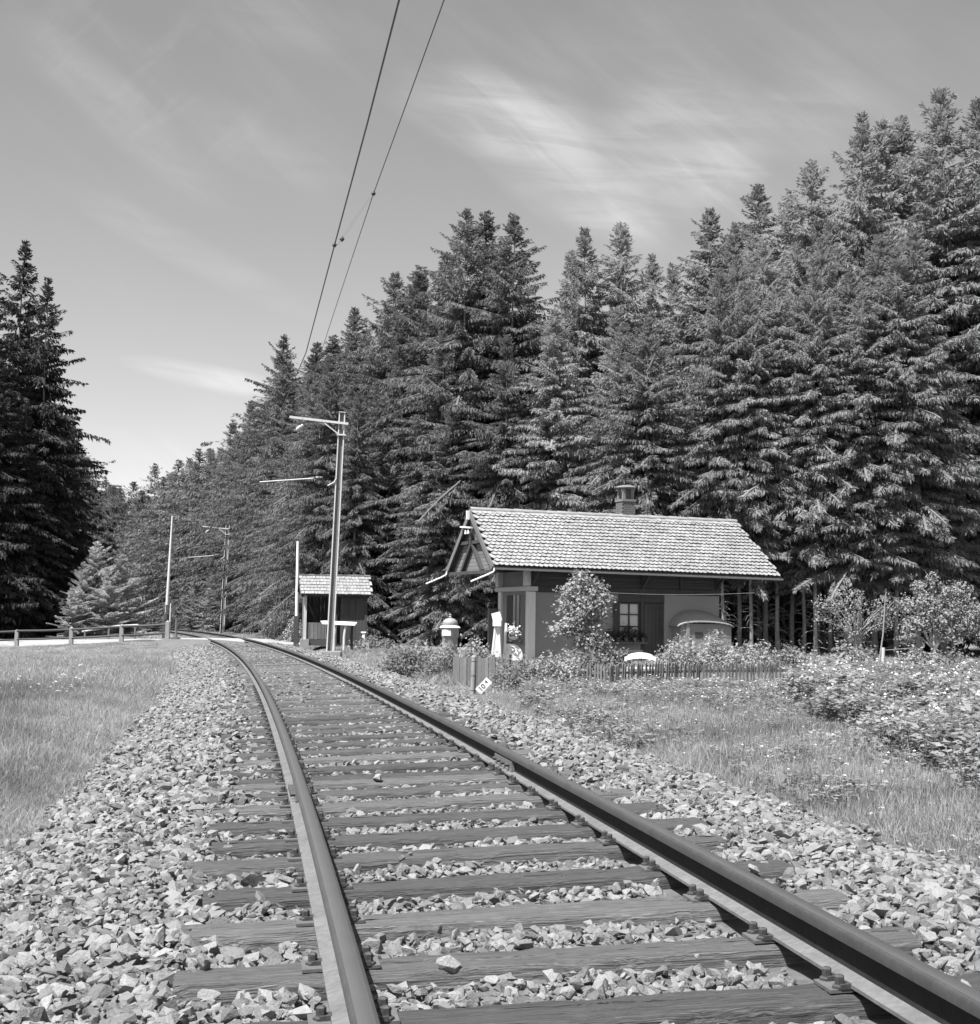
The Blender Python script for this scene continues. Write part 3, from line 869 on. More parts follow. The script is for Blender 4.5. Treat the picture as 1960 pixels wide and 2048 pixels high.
# dark spruces at the left, their shaded side put into darker needles
for (ud, vd, d, k, lab) in ((8, 450, 96, 0, 'tallest dark spruce at the left edge of the view'), (75, 528, 92, 1, 'dark spruce with long right hand branches reaching over the far treeline'), (-60, 470, 90, 2, 'dark spruce just outside the left edge'),
                            (35, 600, 99, 2, 'dark spruce squeezed between the tall two on the left'), (-25, 640, 86, 1, 'lower dark spruce at the very left above the road fence'), (40, 760, 88, 0, 'low dark spruce in front of the tall two on the left'), (118, 800, 104, 1, 'short dark spruce right behind the long branched one'), (95, 980, 90, 2, 'small dark spruce near the ground at the left')):
    d *= 1.14; u, v = ud*1.0448, vd*1.0448; x = at(u, 1200, d).x
    put_tree(x, d, h_for(u, v, x, d), 'open_', lab, 'dark spruces beyond the road on the left', k=k, zoff=-.3)
# young pale spruces between
for i, (ud, vd, d, w_) in enumerate(((138, 1125, 97, 0), (158, 1075, 99, 0), (182, 1035, 103, 0), (205, 1085, 99, 0), (232, 1060, 105, 0), (262, 1110, 108, 0), (286, 1080, 117, 0), (345, 1130, 118, 1), (372, 1105, 122, 1), (400, 1125, 112, 1), (330, 1150, 126, 1))):
    u, v = ud*1.0448, vd*1.0448; x = at(u, 1200, d).x
    s_, l_ = track_sl([x], [d])
    if abs(l_[0]) < 3.0: x += (3.2 if l_[0] > 0 else -3.2)
    lab = ORD[i]+' young pale spruce from the left, before the dark spruces beyond the road' if w_ == 0 else ORD[i-7]+' of four low young spruces between the grey pole and second mast'
    put_tree(x, d, max(2.4, h_for(u, v, x, d)), 'young', lab, ['young spruces left of the pole', 'young spruces by the second mast'][w_], name='young_spruce')


# ------------------------------------------------------------------ leafy plants
def leaf_cloud(seed, blobs, n, size, m, upbias=.5, name='foliage'):
    """blobs: (x,y,z, rx,ry,rz). leaves are folded diamonds gathered in sprays near the surface of each blob"""
    q = np.random.default_rng(seed); V = []; F4 = []
    vol = np.array([b[3]*b[4]*b[5] for b in blobs])**(2/3); vol /= vol.sum()
    for b, w in zip(blobs, vol):
        k = int(n*w/7)+1
        d = q.normal(size=(k, 3)); d /= np.linalg.norm(d, axis=1)[:, None]
        rr = (q.random((k, 1))**.30)*(.78+.34*q.random((k, 1)))
        c = d*rr*np.array(b[3:6])+np.array(b[:3])
        # sprays
        c = np.repeat(c, 7, 0); dd = np.repeat(d, 7, 0); kk = len(c)
        c = c+q.normal(0, size*.95, (kk, 3))
        nrm = dd*.5+q.normal(0, .55, (kk, 3)); nrm[:, 2] += upbias; nrm /= np.linalg.norm(nrm, axis=1)[:, None]
        t = np.cross(nrm, q.normal(size=(kk, 3))); t /= np.linalg.norm(t, axis=1)[:, None]
        bt = np.cross(nrm, t); L_ = size*q.uniform(.6, 1.25, (kk, 1)); Wd = L_*q.uniform(.28, .45, (kk, 1))
        V.append(np.stack([c-t*L_*.5, c+bt*Wd-nrm*L_*.10, c+t*L_*.55, c-bt*Wd-nrm*L_*.10], 1))
    V = np.concatenate(V); nq = len(V)
    idx = np.arange(nq*4).reshape(-1, 4)
    F3 = np.concatenate([idx[:, [0, 1, 2]], idx[:, [0, 2, 3]]])
    return np_mesh(name, V.reshape(-1, 3), F3, m)


def shrub(name, loc, label, cat, group, blobs, n, size, m, stems=5, trunk=None, seed=1, thick=.018):
    e = empty(name, loc, 0, label, cat, group)
    link_mesh('foliage', leaf_cloud(seed, blobs, n, size, m), e)
    py = random.Random(seed)
    if trunk:
        h, r_ = trunk
        mb = MB(); mb.tube([(0, 0, -.2), (.02, .02, h*.5), (.0, .03, h)], [r_*1.2, r_, r_*.8], 8); mb.build('trunk', M['bark'], e, 60)
        mb = MB()
        for b in blobs: mb.tube([(0, 0.02, h*py.uniform(.6, 1)), (b[0]*.5, b[1]*.5, (h+b[2])*.52), (b[0], b[1], b[2]), (b[0]*1.2, b[1]*1.2, b[2]+b[5]*.5)], [r_*.5, r_*.38, r_*.22, .006], 5, False)
        mb.build('branches', M['bark'], e)['kind'] = 'stuff'
    else:
        for k in range(stems):
            b = py.choice(blobs); a = py.uniform(-.3, .3)
            MB().tube([(b[0]*.6+a, b[1]*.6, -.2), (b[0]*.9+a*.4, b[1], b[2]*.6), (b[0], b[1], b[2]+b[5]*.5)], [thick, thick*.7, .005], 5, False).build('stem', M['bark'], e)
    return e


def gpt(u, v, d, dz=0.0):
    p = at(u, v, d); return Vector((p.x, p.y, gz(p.x, p.y)+dz))


def blobs(seed, w, h, dpt, k=7):
    py = random.Random(seed); out = []
    for i in range(k):
        a = (i+.5)/k*2-1
        hh = h*(1-.45*a*a)*py.uniform(.75, 1.08)
        out.append((a*w*.42+py.uniform(-.1, .1), py.uniform(-.25, .25)*dpt, hh*.55, w/k*1.25, dpt*.5, hh*.48))
    return out


shr = [  # u, d, width, height, label, leaf size, material
    (812, 33.5, .85, .95, 'low dark leaved bush at the left end of the board fence', .07, 'leaf'),
    (858, 34.5, 1.1, .95, 'bushy shrub in front of the bell post, left of the board fence', .08, 'leaf_pale'),
    (905, 33, .9, .85, 'broad leaved shrub below the bell post, touching the board fence', .07, 'leaf'),
    (958, 34, .75, 1.05, 'light leaved shrub behind the board fence by the white box', .08, 'leaf_pale'),
    (1050, 28.6, 1.0, .78, 'dense low shrub right after the end of the board fence', .06, 'leaf'),
    (1110, 28.8, 1.15, .95, 'spreading rose bush before the grey wall of the cottage', .06, 'leaf_pale'),
    (1165, 29.3, .95, .92, 'tangled bush between the rose bush and the pickets', .06, 'leaf'),
    (1215, 38.5, 1.1, .9, 'dark shrub under the cottage window sill', .08, 'leaf'),
    (1360, 37.5, 1.2, 1.05, 'pale leaved garden shrub in front of the bake oven, left of three', .08, 'leaf_pale'),
    (1430, 38, 1.25, 1.12, 'pale leaved garden shrub in front of the bake oven, middle of three', .08, 'leaf_pale'),
    (1500, 37.5, 1.2, .98, 'pale leaved garden shrub below the right roof corner, right of three', .08, 'leaf_pale'),
    (1565, 38.5, 1.1, .85, 'low garden shrub between the roof corner and the white planter', .08, 'leaf'),
    (1615, 39.5, .9, .8, 'small garden shrub just left of the white planter', .08, 'leaf_pale'),
    (1700, 41, 1.1, .85, 'broad leaved garden plant between planter and clothes pole', .1, 'leaf_pale'),
    (1740, 42, .8, .7, 'small plant left of the clothes pole foot', .09, 'leaf'),
    (1838, 42, 1.1, .75, 'low bush right of the clothes pole, below the fruit tree', .1, 'leaf_pale'),
    (1900, 41, 1.2, .7, 'low bush at the right edge below the fruit tree', .1, 'leaf'),
    (560, 68, 1.2, 1.6, 'overgrown bush by the bean stakes left of the shelter', .12, 'leaf'),
    (590, 64, .6, 1.1, 'narrow bush at the left corner of the shelter', .1, 'leaf_pale'),
    (752, 54, 1.4, .6, 'low weeds at the right corner of the shelter', .1, 'leaf'),
]
for i, (u, d, w_, h_, lab, ls, mm) in enumerate(shr):
    p = gpt(u, 1300, d, -.05)
    shrub('garden_bush', p, lab, 'bush', 'bushes of the garden', blobs(i+20, w_*1.35, h_*1.12, w_*.9, 6 if w_ < 1 else 8), int(2600*w_*h_/(ls/.07)**1.6), ls, M[mm], seed=i+3)

# the leafy young tree in front of the cottage
p = gpt(1168, 1300, 38.5, -.05)
tb = [(-.05, 0, 2.62, .26, .25, .26), (-.30, .1, 2.30, .36, .34, .26), (.22, 0, 2.38, .36, .34, .26), (-.42, .1, 1.92, .30, .3, .26), (.02, -.1, 1.98, .36, .34, .26), (.45, 0, 2.0, .34, .3, .24), (-.12, -.1, 1.62, .40, .36, .24), (.36, .1, 1.58, .34, .3, .24), (-.55, 0, 1.28, .48, .3, .18), (-.22, 0, 1.35, .42, .4, .28), (.10, 0, 1.05, .42, .4, .3), (.42, 0, 1.0, .35, .3, .2), (.22, .1, .6, .42, .4, .3)]
shrub('young_maple', p, 'small leafy tree standing in front of the cottage wall and eaves', 'tree', None, tb, 4200, .105, M['leaf_pale'], trunk=(1.6, .035), seed=77)
# fruit trees on the right
p = gpt(1712, 1310, 46, -.05)
tb = [(a*1.15, .3*math.sin(a*9), 1.25+.55*b+.35*abs(a), .26, .26, .42) for a in (-1, -.72, -.4, -.1, .2, .5, .8, 1.0) for b in (0, .9, 1.7) if abs(a)*.9+b < 2.1]
shrub('fruit_tree', p, 'sparse young fruit tree with upright twigs left of the clothes pole', 'tree', None, tb, 2600, .065, M['leaf_pale'], trunk=(1.1, .05), seed=78)
p = gpt(1868, 1310, 44.5, -.05)
tb = [(-.75, 0, 1.75, .55, .5, .45), (-.35, 0, 2.5, .45, .45, .5), (.1, 0, 2.0, .6, .6, .5), (-.5, .1, 3.1, .22, .25, .4), (.55, 0, 2.3, .55, .5, .5), (.95, .1, 1.75, .6, .6, .4), (1.35, 0, 2.2, .5, .5, .45), (.3, 0, 2.9, .3, .3, .4), (1.6, 0, 1.5, .4, .4, .35), (.5, 0, 1.35, .4, .4, .25), (-1.0, 0, 2.5, .25, .25, .4), (.0, 0, 3.3, .2, .2, .4), (.8, 0, 3.0, .25, .25, .4), (1.2, 0, 2.8, .25, .25, .4), (1.9, 0, 2.2, .4, .4, .5), (-.9, 0, 1.3, .4, .4, .3)]
shrub('fruit_tree', p, 'large leafy fruit tree with pale foliage right of the clothes pole', 'tree', None, [(a*.85, b, c*.86, d_*.8, e*.8, f_*.8) for a, b, c, d_, e, f_ in tb], 7500, .085, M['leaf_pale'], trunk=(1.0, .08), seed=79)

# ------------------------------------------------------------------ grass, weeds, flowers (stuff)
def tuft(seed, n, h, w, spread, m, bend=.5, heads=0):
    q = np.random.default_rng(seed); V = []; Fc = []
    for i in range(n):
        a = q.uniform(0, 6.28); r_ = spread*math.sqrt(q.random()); x, y = r_*math.cos(a), r_*math.sin(a)
        L_ = h*q.uniform(.5, 1.15); b = q.uniform(0, 6.28); bb = bend*q.uniform(.2, 1.2)*L_; wd = w*q.uniform(.6, 1.3); c, s_ = math.cos(b), math.sin(b)
        o = len(V)
        for t in (0, .45, .8):
            cx_, cy_, cz_ = x+c*bb*t*t, y+s_*bb*t*t, L_*t*(1-.12*t); k = wd*(1-.6*t)
            V += [(cx_-s_*k, cy_+c*k, cz_), (cx_+s_*k, cy_-c*k, cz_)]
        V.append((x+c*bb, y+s_*bb, L_*.88))
        Fc += [(o, o+1, o+3), (o, o+3, o+2), (o+2, o+3, o+5), (o+2, o+5, o+4), (o+4, o+5, o+6)]
        if heads and i % heads == 0:
            o = len(V); hx, hy, hz = x+c*bb*1.05, y+s_*bb*1.05, L_*.9
            V += [(hx-.0035, hy, hz-.02), (hx+.0035, hy, hz-.02), (hx, hy+.004, hz+.03)]; Fc.append((o, o+1, o+2))
    return np_mesh('tuft', V, Fc, m)


def weed(seed, h=.5, n=34, leaf=.06, flower=False):
    q = np.random.default_rng(seed); V = []; Fc = []; mi_ = []
    for st_ in range(6):
        a = q.uniform(0, 6.28); tl = h*q.uniform(.75, 1.15); sp = q.uniform(.05, .22)
        top = np.array([math.cos(a)*sp, math.sin(a)*sp, tl]); o = len(V); s_ = .006
        V += [(-s_, 0, 0), (s_, 0, 0), tuple(top+[s_*.5, 0, 0]), tuple(top-[s_*.5, 0, 0])]; Fc += [(o, o+1, o+2), (o, o+2, o+3)]; mi_ += [0, 0]
        for k in range(n//6+2):
            t = q.uniform(.25, 1.0); c = top*t; b = q.uniform(0, 6.28)
            dr = np.array([math.cos(b), math.sin(b), q.uniform(-.25, .45)]); L_ = leaf*q.uniform(.6, 1.35); sd = np.array([-math.sin(b), math.cos(b), q.uniform(-.4, .4)])*L_*.36
            c1 = c+dr*L_*.35; o = len(V)
            V += [tuple(c1), tuple(c1+dr*L_*.45+sd), tuple(c1+dr*L_), tuple(c1+dr*L_*.45-sd)]; Fc += [(o, o+1, o+2), (o, o+2, o+3)]; mi_ += [0, 0]
        if flower and st_ < 1:
            c = top+np.array([0, 0, .05]); o = len(V); V.append(tuple(c+[0, 0, .005]))
            for k in range(7): V.append((c[0]+.019*math.cos(k*.9), c[1]+.019*math.sin(k*.9), c[2]-.014+.004*(k % 2)))
            for k in range(7): Fc.append((o, o+1+k, o+1+(k+1) % 7)); mi_.append(1)
    me = np_mesh('weed', V, Fc, M['weed']); me.materials.append(M['flower']); me.polygons.foreach_set('material_index', np.array(mi_, 'i')); return me


def umbel(seed, r_=.045, h=.4):
    q = np.random.default_rng(seed); V = []; Fc = []; mi_ = []
    V += [(-.003, 0, 0), (.003, 0, 0), (.002, 0, h), (-.002, 0, h)]; Fc += [(0, 1, 2), (0, 2, 3)]; mi_ += [0, 0]
    for k in range(14):
        a = q.uniform(0, 6.28); rr = r_*math.sqrt(q.random()); c = (rr*math.cos(a), rr*math.sin(a), h+.01-rr*.25); s_ = .009; o = len(V)
        V += [(c[0]-s_, c[1], c[2]), (c[0], c[1]-s_, c[2]+.003), (c[0]+s_, c[1], c[2]), (c[0], c[1]+s_, c[2]+.003)]; Fc += [(o, o+1, o+2), (o, o+2, o+3)]; mi_ += [1, 1]
    me = np_mesh('umbel', V, Fc, M['weed']); me.materials.append(M['flower']); me.polygons.foreach_set('material_index', np.array(mi_, 'i')); return me


G_s = source('grass_src', [tuft(i, 60, .25, .0022, .20, (M['grass_dry'], M['grass'], M['grass_dark'])[i//3], 1.0, 4) for i in range(9)])
G_f = source('grass_far_src', [tuft(30+i, 60, .24, .0055, .34, M['grass'] if i % 2 else M['grass_dry'], 1.1, 4) for i in range(6)])
G_w = source('weed_src', [weed(50+i, .46, 96, .068, i == 3) for i in range(8)])
G_u = source('flower_src', [umbel(70+i, .05, .36) for i in range(4)])


def region(n, d0, d1, side, power=1.0):
    """random points inside the view wedge on one side of the track"""
    d = d0+(d1-d0)*rng.random(n)**power
    if side < 0: x = rng.uniform(-.37, .02, n)*d-.4
    else: x = rng.uniform(-.16, .375, n)*d+.3
    s, l = track_sl(x, d)
    rd, _ = road_near(x, d)
    return x, d, s, l, rd


def in_view(x, d):
    return np.abs(x) < .375*d+.8


def do_grass():
    Ps, szs, di = [], [], []
    for side in (-1, 1):
        for (d0, d1, dens, coll) in ((4.5, 13, 130, 0), (13, 26, 80, 0)):
            A = (d1**2-d0**2)/2*.42; n = int(A*dens)
            d = np.sqrt(rng.uniform(d0**2, d1**2, n)); x = (rng.uniform(-.40, -.0, n) if side < 0 else rng.uniform(-.06, .40, n))*d
            s, l = track_sl(x, d); l = l*side
            e = 2.20+.30*(smoothnoise(s, s*0+side*5, 1.2, 5)-.2)+.12*rng.random(len(s))
            k = (l > e) & in_view(x, d)
            k &= ~((side > 0) & (l-e < 0))
            x, d, l, e = x[k], d[k], l[k], e[k]
            z = ground_z(x, d)
            z = z-.0; e = e+1.1*((x > -1.1) & (x < .7) & (d > 22) & (d < 30))
            di.append(l-e)
            Ps.append(np.stack([x, d, z-.01], 1)); szs.append(np.clip(.55+.35*(l-e), .5, 1.0)*rng.uniform(.7, 1.25, len(x))*(.75+.5*smoothnoise(x, d, 1.5, 9)))
    P = np.concatenate(Ps); z_ = np.concatenate(szs); n = len(P); di = np.concatenate(di)
    kind_ = np.clip(np.floor(np.where(P[:, 0] > 0, di*.25, di*.75)+1.7*smoothnoise(P[:, 0], P[:, 1], 1.1, 21)-.5+rng.normal(0, .45, n)), 0, 2).astype(int)
    scatter('meadow_grass', P, np.stack([rng.normal(0, .12, n), rng.normal(0, .12, n), rng.uniform(0, 6.28, n)], 1), np.stack([np.ones(n), np.ones(n), z_], 1), kind_*3+rng.integers(0, 3, n), G_s)
    Ps, szs = [], []
    for side in (-1, 1):
        for (d0, d1, dens) in ((26, 45, 22), (45, 62, 12), (62, 110, 5)):
            A = (d1**2-d0**2)/2*.5; n = int(A*dens)
            d = np.sqrt(rng.uniform(d0**2, d1**2, n)); x = (rng.uniform(-.40, .0, n) if side < 0 else rng.uniform(-.20, .40, n))*d
            s, l = track_sl(x, d); l = l*side; rd, _ = road_near(x, d)
            k = (l > 2.45+.2*rng.random(n)) & in_view(x, d) & (rd > 2.5) & ~((side < 0) & (d > 62) & (rd < 3.4))
            k &= ~((side > 0) & (d > 46) & (x > 1.6) & (x < 9))      # house floor
            k &= ~((side > 0) & (d > 54) & (d < 60) & (x > -8) & (x < -4.6))
            x, d = x[k], d[k]; z = ground_z(x, d)
            Ps.append(np.stack([x, d, z-.01], 1)); szs.append(rng.uniform(.6, 1.2, len(x))*np.where(d > 45, .6, 1)*np.where((x > -1.3) & (x < .8) & (d < 31), .35, 1)*np.where((x < 0) & (d > 56), .45, 1))
    P = np.concatenate(Ps); z_ = np.concatenate(szs); n = len(P)
    scatter('distant_grass', P, np.stack([rng.normal(0, .12, n), rng.normal(0, .12, n), rng.uniform(0, 6.28, n)], 1), np.stack([np.ones(n)*1.2, np.ones(n)*1.2, z_], 1), rng.integers(0, 6, n), G_f)
    print('grass', n)


do_grass()
# taller seed heads and broad leaved clumps that break up the verge
G_t = source('tall_grass_src', [tuft(90+i, 16, .46, .0022, .10, M['grass_dry'], .45, 2) for i in range(5)])
G_b = source('dock_src', [weed(110+i, .16, 30, .11) for i in range(4)])
for nm, cnt, coll, kk, lo, hi in (('seed_heads', 2600, G_t, 5, .6, 1.15), ('verge_weeds', 1700, G_b, 4, .35, 1.0)):
    d = np.sqrt(rng.uniform(5.5**2, 34**2, cnt)); x = rng.uniform(-.38, .40, cnt)*d; s, l = track_sl(x, d)
    k = (np.abs(l) > np.where(coll is G_b, 2.2, 2.55)) & (smoothnoise(x, d, 1.9, 15) > .42) & ~((x > -1.2) & (x < .8) & (d > 22) & (d < 31))
    x, d = x[k], d[k]; c = len(x)
    scatter(nm, np.stack([x, d, ground_z(x, d)-.01], 1), np.stack([rng.normal(0, .15, c), rng.normal(0, .15, c), rng.uniform(0, 6.28, c)], 1), np.ones((c, 3))*rng.uniform(lo, hi, (c, 1)), rng.integers(0, kk, c), coll)
# the bed of broad leaved weeds on the right
n = 6200
d = np.sqrt(rng.uniform(9.5**2, 33**2, n)); x = rng.uniform(0, .41, n)*d
s, l = track_sl(x, d)
edge = np.interp(d, [9, 11, 14, 18, 24, 31], [3.7, 3.75, 3.9, 4.1, 5.0, 6.6])+.7*(smoothnoise(x, d, 1.6, 4)-.5)
k = (x > edge) & in_view(x, d) & (d < np.where(x/d < .225, 28.6, 33))
k &= (rng.random(n) < np.clip((x-edge)/.5+.35, 0, 1))
x, d = x[k], d[k]; z = ground_z(x, d); n = len(x)
hh = (.65+.5*smoothnoise(x, d, 1.2, 8))*rng.uniform(.85, 1.15, n)
tag(scatter('weeds', np.stack([x, d, z], 1), np.stack([rng.normal(0, .1, n), rng.normal(0, .1, n), rng.uniform(0, 6.28, n)], 1), np.stack([hh*1.1, hh*1.1, hh*1.2], 1), rng.integers(0, 8, n), G_w))
# lower, looser weeds between the verge and the bed
n = 5200; d = np.sqrt(rng.uniform(8**2, 29**2, n)); x = rng.uniform(-.02, .36, n)*d; s, l = track_sl(x, d)
k = (l > 2.9) & (d < 28.8) & (smoothnoise(x, d, 1.3, 31)+.022*(d-12)+.05*(l-3) > rng.uniform(.35, .95, n)) & ~((x > -1.2) & (x < .6) & (d > 22))
x, d = x[k], d[k]; c = len(x); hh = rng.uniform(.38, .72, c)*(.7+.02*d)
scatter('meadow_weeds', np.stack([x, d, ground_z(x, d)-.02], 1), np.stack([rng.normal(0, .12, c), rng.normal(0, .12, c), rng.uniform(0, 6.28, c)], 1), np.stack([hh*1.2, hh*1.2, hh*.9], 1), rng.integers(0, 8, c), G_w)
n = 2600; d = np.sqrt(rng.uniform(8**2, 46**2, n)); x = rng.uniform(-.37, -.08, n)*d; s, l = track_sl(x, d)
k = (l < -3.6) & (smoothnoise(x, d, 2.1, 41) > rng.uniform(.4, .95, n))
x, d = x[k], d[k]; c = len(x); hh = rng.uniform(.28, .55, c)
scatter('left_meadow_weeds', np.stack([x, d, ground_z(x, d)-.02], 1), np.stack([rng.normal(0, .12, c), rng.normal(0, .12, c), rng.uniform(0, 6.28, c)], 1), np.stack([hh*1.4, hh*1.4, hh*.9], 1), rng.integers(0, 8, c), G_w)
# flowers
Ps = []
n = 1500; d = np.sqrt(rng.uniform(8**2, 34**2, n)); x = rng.uniform(-.36, -.1, n)*d; s, l = track_sl(x, d)
cl_ = smoothnoise(x, d, 1.8, 6); k = (l < -3.5) & (cl_ > .68); Ps.append(np.stack([x[k], d[k], ground_z(x, d)[k]-.05], 1))
n = 1300; d = np.sqrt(rng.uniform(7**2, 29**2, n)); x = rng.uniform(0, .36, n)*d; s, l = track_sl(x, d)
k = (l > 2.8); Ps.append(np.stack([x[k], d[k], ground_z(x, d)[k]-.14+.06*(x[k] > 4)], 1))
P = np.concatenate(Ps); n = len(P)
scatter('wild_flowers', P, np.stack([rng.normal(0, .2, n), rng.normal(0, .2, n), rng.uniform(0, 6.28, n)], 1), np.stack([np.ones(n), np.ones(n), np.ones(n)*1.4], 1)*np.where(P[:, 0] > 0, rng.uniform(.25, .6, n), rng.uniform(.4, .95, n))[:, None]+np.array([0, 0, .25]), rng.integers(0, 4, n), G_u)

# ------------------------------------------------------------------ the railway cottage
HX, HY, HZ, HA = 0.13, 46.0, -.35, R(23)
house = empty('railway_cottage', (HX, HY, HZ), HA, 'small single storey railway cottage with tiled gable roof, timbered gable and wide shady eaves', 'cottage')
EAV, RDG, HW, HL = 3.07, 5.03, 2.05, 11.1
SLP = math.atan2(RDG-EAV, HW); SLEN = math.hypot(HW, RDG-EAV)


def roofp(x, t, up=0.0, front=True):
    """point on the slope: t metres down from the ridge, up = metres off the surface"""
    y = HW-t*math.cos(SLP)-up*math.sin(SLP); z = RDG-t*math.sin(SLP)+up*math.cos(SLP)-.10*(x/HL)*(t/SLEN)
    return (x, y if front else 2*HW-y, z)


def edge_x(t): return 10.5+.6*t/SLEN      # right end of the roof slants out to the eave


roof = MB()
for fr in (True, False):
    a, b, c, d = roofp(0, 0, 0, fr), roofp(10.5, 0, 0, fr), roofp(HL, SLEN, 0, fr), roofp(0, SLEN, 0, fr)
    e, f, g, h = [roofp(x, t, -.07, fr) for x, t in ((0, 0), (10.5, 0), (HL, SLEN), (0, SLEN))]
    roof.add([a, b, c, d, e, f, g, h], [(0, 1, 2, 3), (4, 7, 6, 5), (0, 4, 5, 1), (1, 5, 6, 2), (2, 6, 7, 3), (3, 7, 4, 0)])
rf = roof.build('roof', M['darkwood'], house)
tw, tl, ex = .178, .27, SLEN/17
pts = [(-.5, 0), (.5, 0), (.5, .72), (.36, .90), (.14, .985), (-.14, .985), (-.36, .90), (-.5, .72)]
tv = [(px*tw*.97, py*tl, 0) for px, py in pts]+[(px*tw*.97, py*tl, .030) for px, py in pts]
tf = [tuple(range(8)), tuple(range(15, 7, -1))]+[(i, (i+1) % 8, 8+(i+1) % 8, 8+i) for i in range(8)]
tile_me = bpy.data.meshes.new('tile')
# tile local: x across, y down the slope, z out of the surface
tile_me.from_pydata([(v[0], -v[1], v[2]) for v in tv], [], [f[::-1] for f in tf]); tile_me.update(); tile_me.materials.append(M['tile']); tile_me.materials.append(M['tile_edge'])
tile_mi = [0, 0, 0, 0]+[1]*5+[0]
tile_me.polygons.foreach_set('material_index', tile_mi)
rest = MB(); ntile = 0; tones = []
for c in range(17):
    t0 = ex*(c+1)-tl+.03
    nc = int(edge_x(t0)/tw)
    for k in range(nc+1):
        x = (k+.5+(.5 if c % 2 else 0))*tw+.0
        if x > edge_x(t0+tl)-.04: continue
        lift = .022+rnd.uniform(0, .012); tilt = .19+rnd.uniform(-.02, .035)
        p0 = Vector(roofp(x, max(0.0, t0), lift))
        M4 = Matrix.Translation(p0) @ Matrix.Rotation(SLP-tilt*0, 4, 'X') @ Matrix.Rotation(rnd.uniform(-.025, .025), 4, 'Z') @ Matrix.Rotation(-tilt, 4, 'X')
        if k < 18 and ntile < 300:
            o = link_mesh('tile', tile_me, rf); o.matrix_local = M4; ntile += 1
        else:
            rest.add([M4 @ Vector((v[0], -v[1], v[2])) for v in tv], [f[::-1] for f in tf]); tones.append(rnd.uniform(-.15, .12))
# the far slope
for c in range(17):
    t0 = ex*(c+1)-tl+.03
    for k in range(int(10.5/tw)):
        x = (k+.5+(.5 if c % 2 else 0))*tw
        p0 = Vector(roofp(x, max(0, t0), .022, False))
        M4 = Matrix.Translation(p0) @ Matrix.Rotation(math.pi, 4, 'Z') @ Matrix.Rotation(SLP, 4, 'X') @ Matrix.Rotation(-.17, 4, 'X')
        rest.add([M4 @ Vector((v[0], -v[1], v[2])) for v in tv], [f[::-1] for f in tf]); tones.append(rnd.uniform(-.15, .12))
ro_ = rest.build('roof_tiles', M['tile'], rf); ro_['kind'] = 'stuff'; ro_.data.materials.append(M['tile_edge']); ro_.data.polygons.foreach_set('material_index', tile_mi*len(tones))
ro_.data.attributes.new('tone', 'FLOAT', 'POINT').data.foreach_set('value', np.repeat(np.array(tones, 'f'), 16))
# ridge tiles
mb = MB(); n = 8
for i in range(n+1):
    a = math.pi*i/n
    for x, r_ in ((0, .105), (.43, .092)): mb.v.append((x, r_*math.cos(a)*1.05, r_*math.sin(a)))
for i in range(n): mb.f.append((2*i, 2*i+1, 2*i+3, 2*i+2))
rid_me = mb.mesh('ridge_tile', M['tile'], 60)
for k in range(26):
    o = link_mesh('ridge_tile', rid_me, rf); o.location = (k*.405-.02, HW, RDG+.02+rnd.uniform(-.004, .006))
# barge boards, gutter, spouts
for fr, nm in ((True, 'barge_board'), (False, 'barge_board')):
    MB().beam(roofp(-.02, -.0, -.06, fr), roofp(-.02, SLEN, -.06, fr), .035, .17, up=(0, 0, 1)).build(nm, M['greywood'], rf)
for fr in (True, False):
    e0, e1 = Vector(roofp(0, SLEN, 0, fr)), Vector(roofp(HL, SLEN, 0, fr)); dy = -.06 if fr else .06
    mb = MB(); N_ = 9; sec = [(math.cos(math.pi+math.pi*i/(N_-1))*.065, math.sin(math.pi+math.pi*i/(N_-1))*.065) for i in range(N_)]
    sec = sec+[(c*.9, s_*.9) for c, s_ in reversed(sec)]
    for P_ in (e0, e1):
        for c, s_ in sec: mb.v.append((P_.x, P_.y+dy+c, P_.z-.03+s_))
    m_ = len(sec)
    for i in range(m_): mb.f.append((i, (i+1) % m_, m_+(i+1) % m_, m_+i))
    mb.f += [tuple(range(m_))[::-1], tuple(range(m_, 2*m_))]
    gt = mb.build('gutter', M['zinc'], house, 40)
    MB().tube([(e0.x+.02, e0.y+dy, e0.z-.09), (e0.x-.02, e0.y+dy, e0.z-.17), (e0.x-.20, e0.y+dy*.5, e0.z-.26), (e0.x-.78, e0.y, e0.z-.50)], .030, 10).build('spout', M['white'], gt, 50)
    if fr:
        for k in range(13): MB().box((e0.x+.3+k*.88, e0.y+dy*.4, e0.z-.035-.10*(k*.88/HL)), (.025, .2, .012)).build('gutter_bracket', M['zinc'], gt)
# rafter tails
for k in range(12):
    x = .62+k*.93
    a = Vector(roofp(x, SLEN-.05, -.14)); b = Vector(roofp(x, SLEN-1.15, -.14))
    MB().beam(a, b, .10, .13).build('rafter', M['rafter'], rf)
for X_ in (.18, 10.6):
    MB().beam(roofp(X_, .05, -.15), roofp(X_, SLEN-.02, -.15), .09, .14).build('rafter', M['rafter'], rf)
    MB().beam(roofp(X_, .05, -.15, False), roofp(X_, SLEN-.02, -.15, False), .09, .14).build('rafter', M['rafter'], rf)
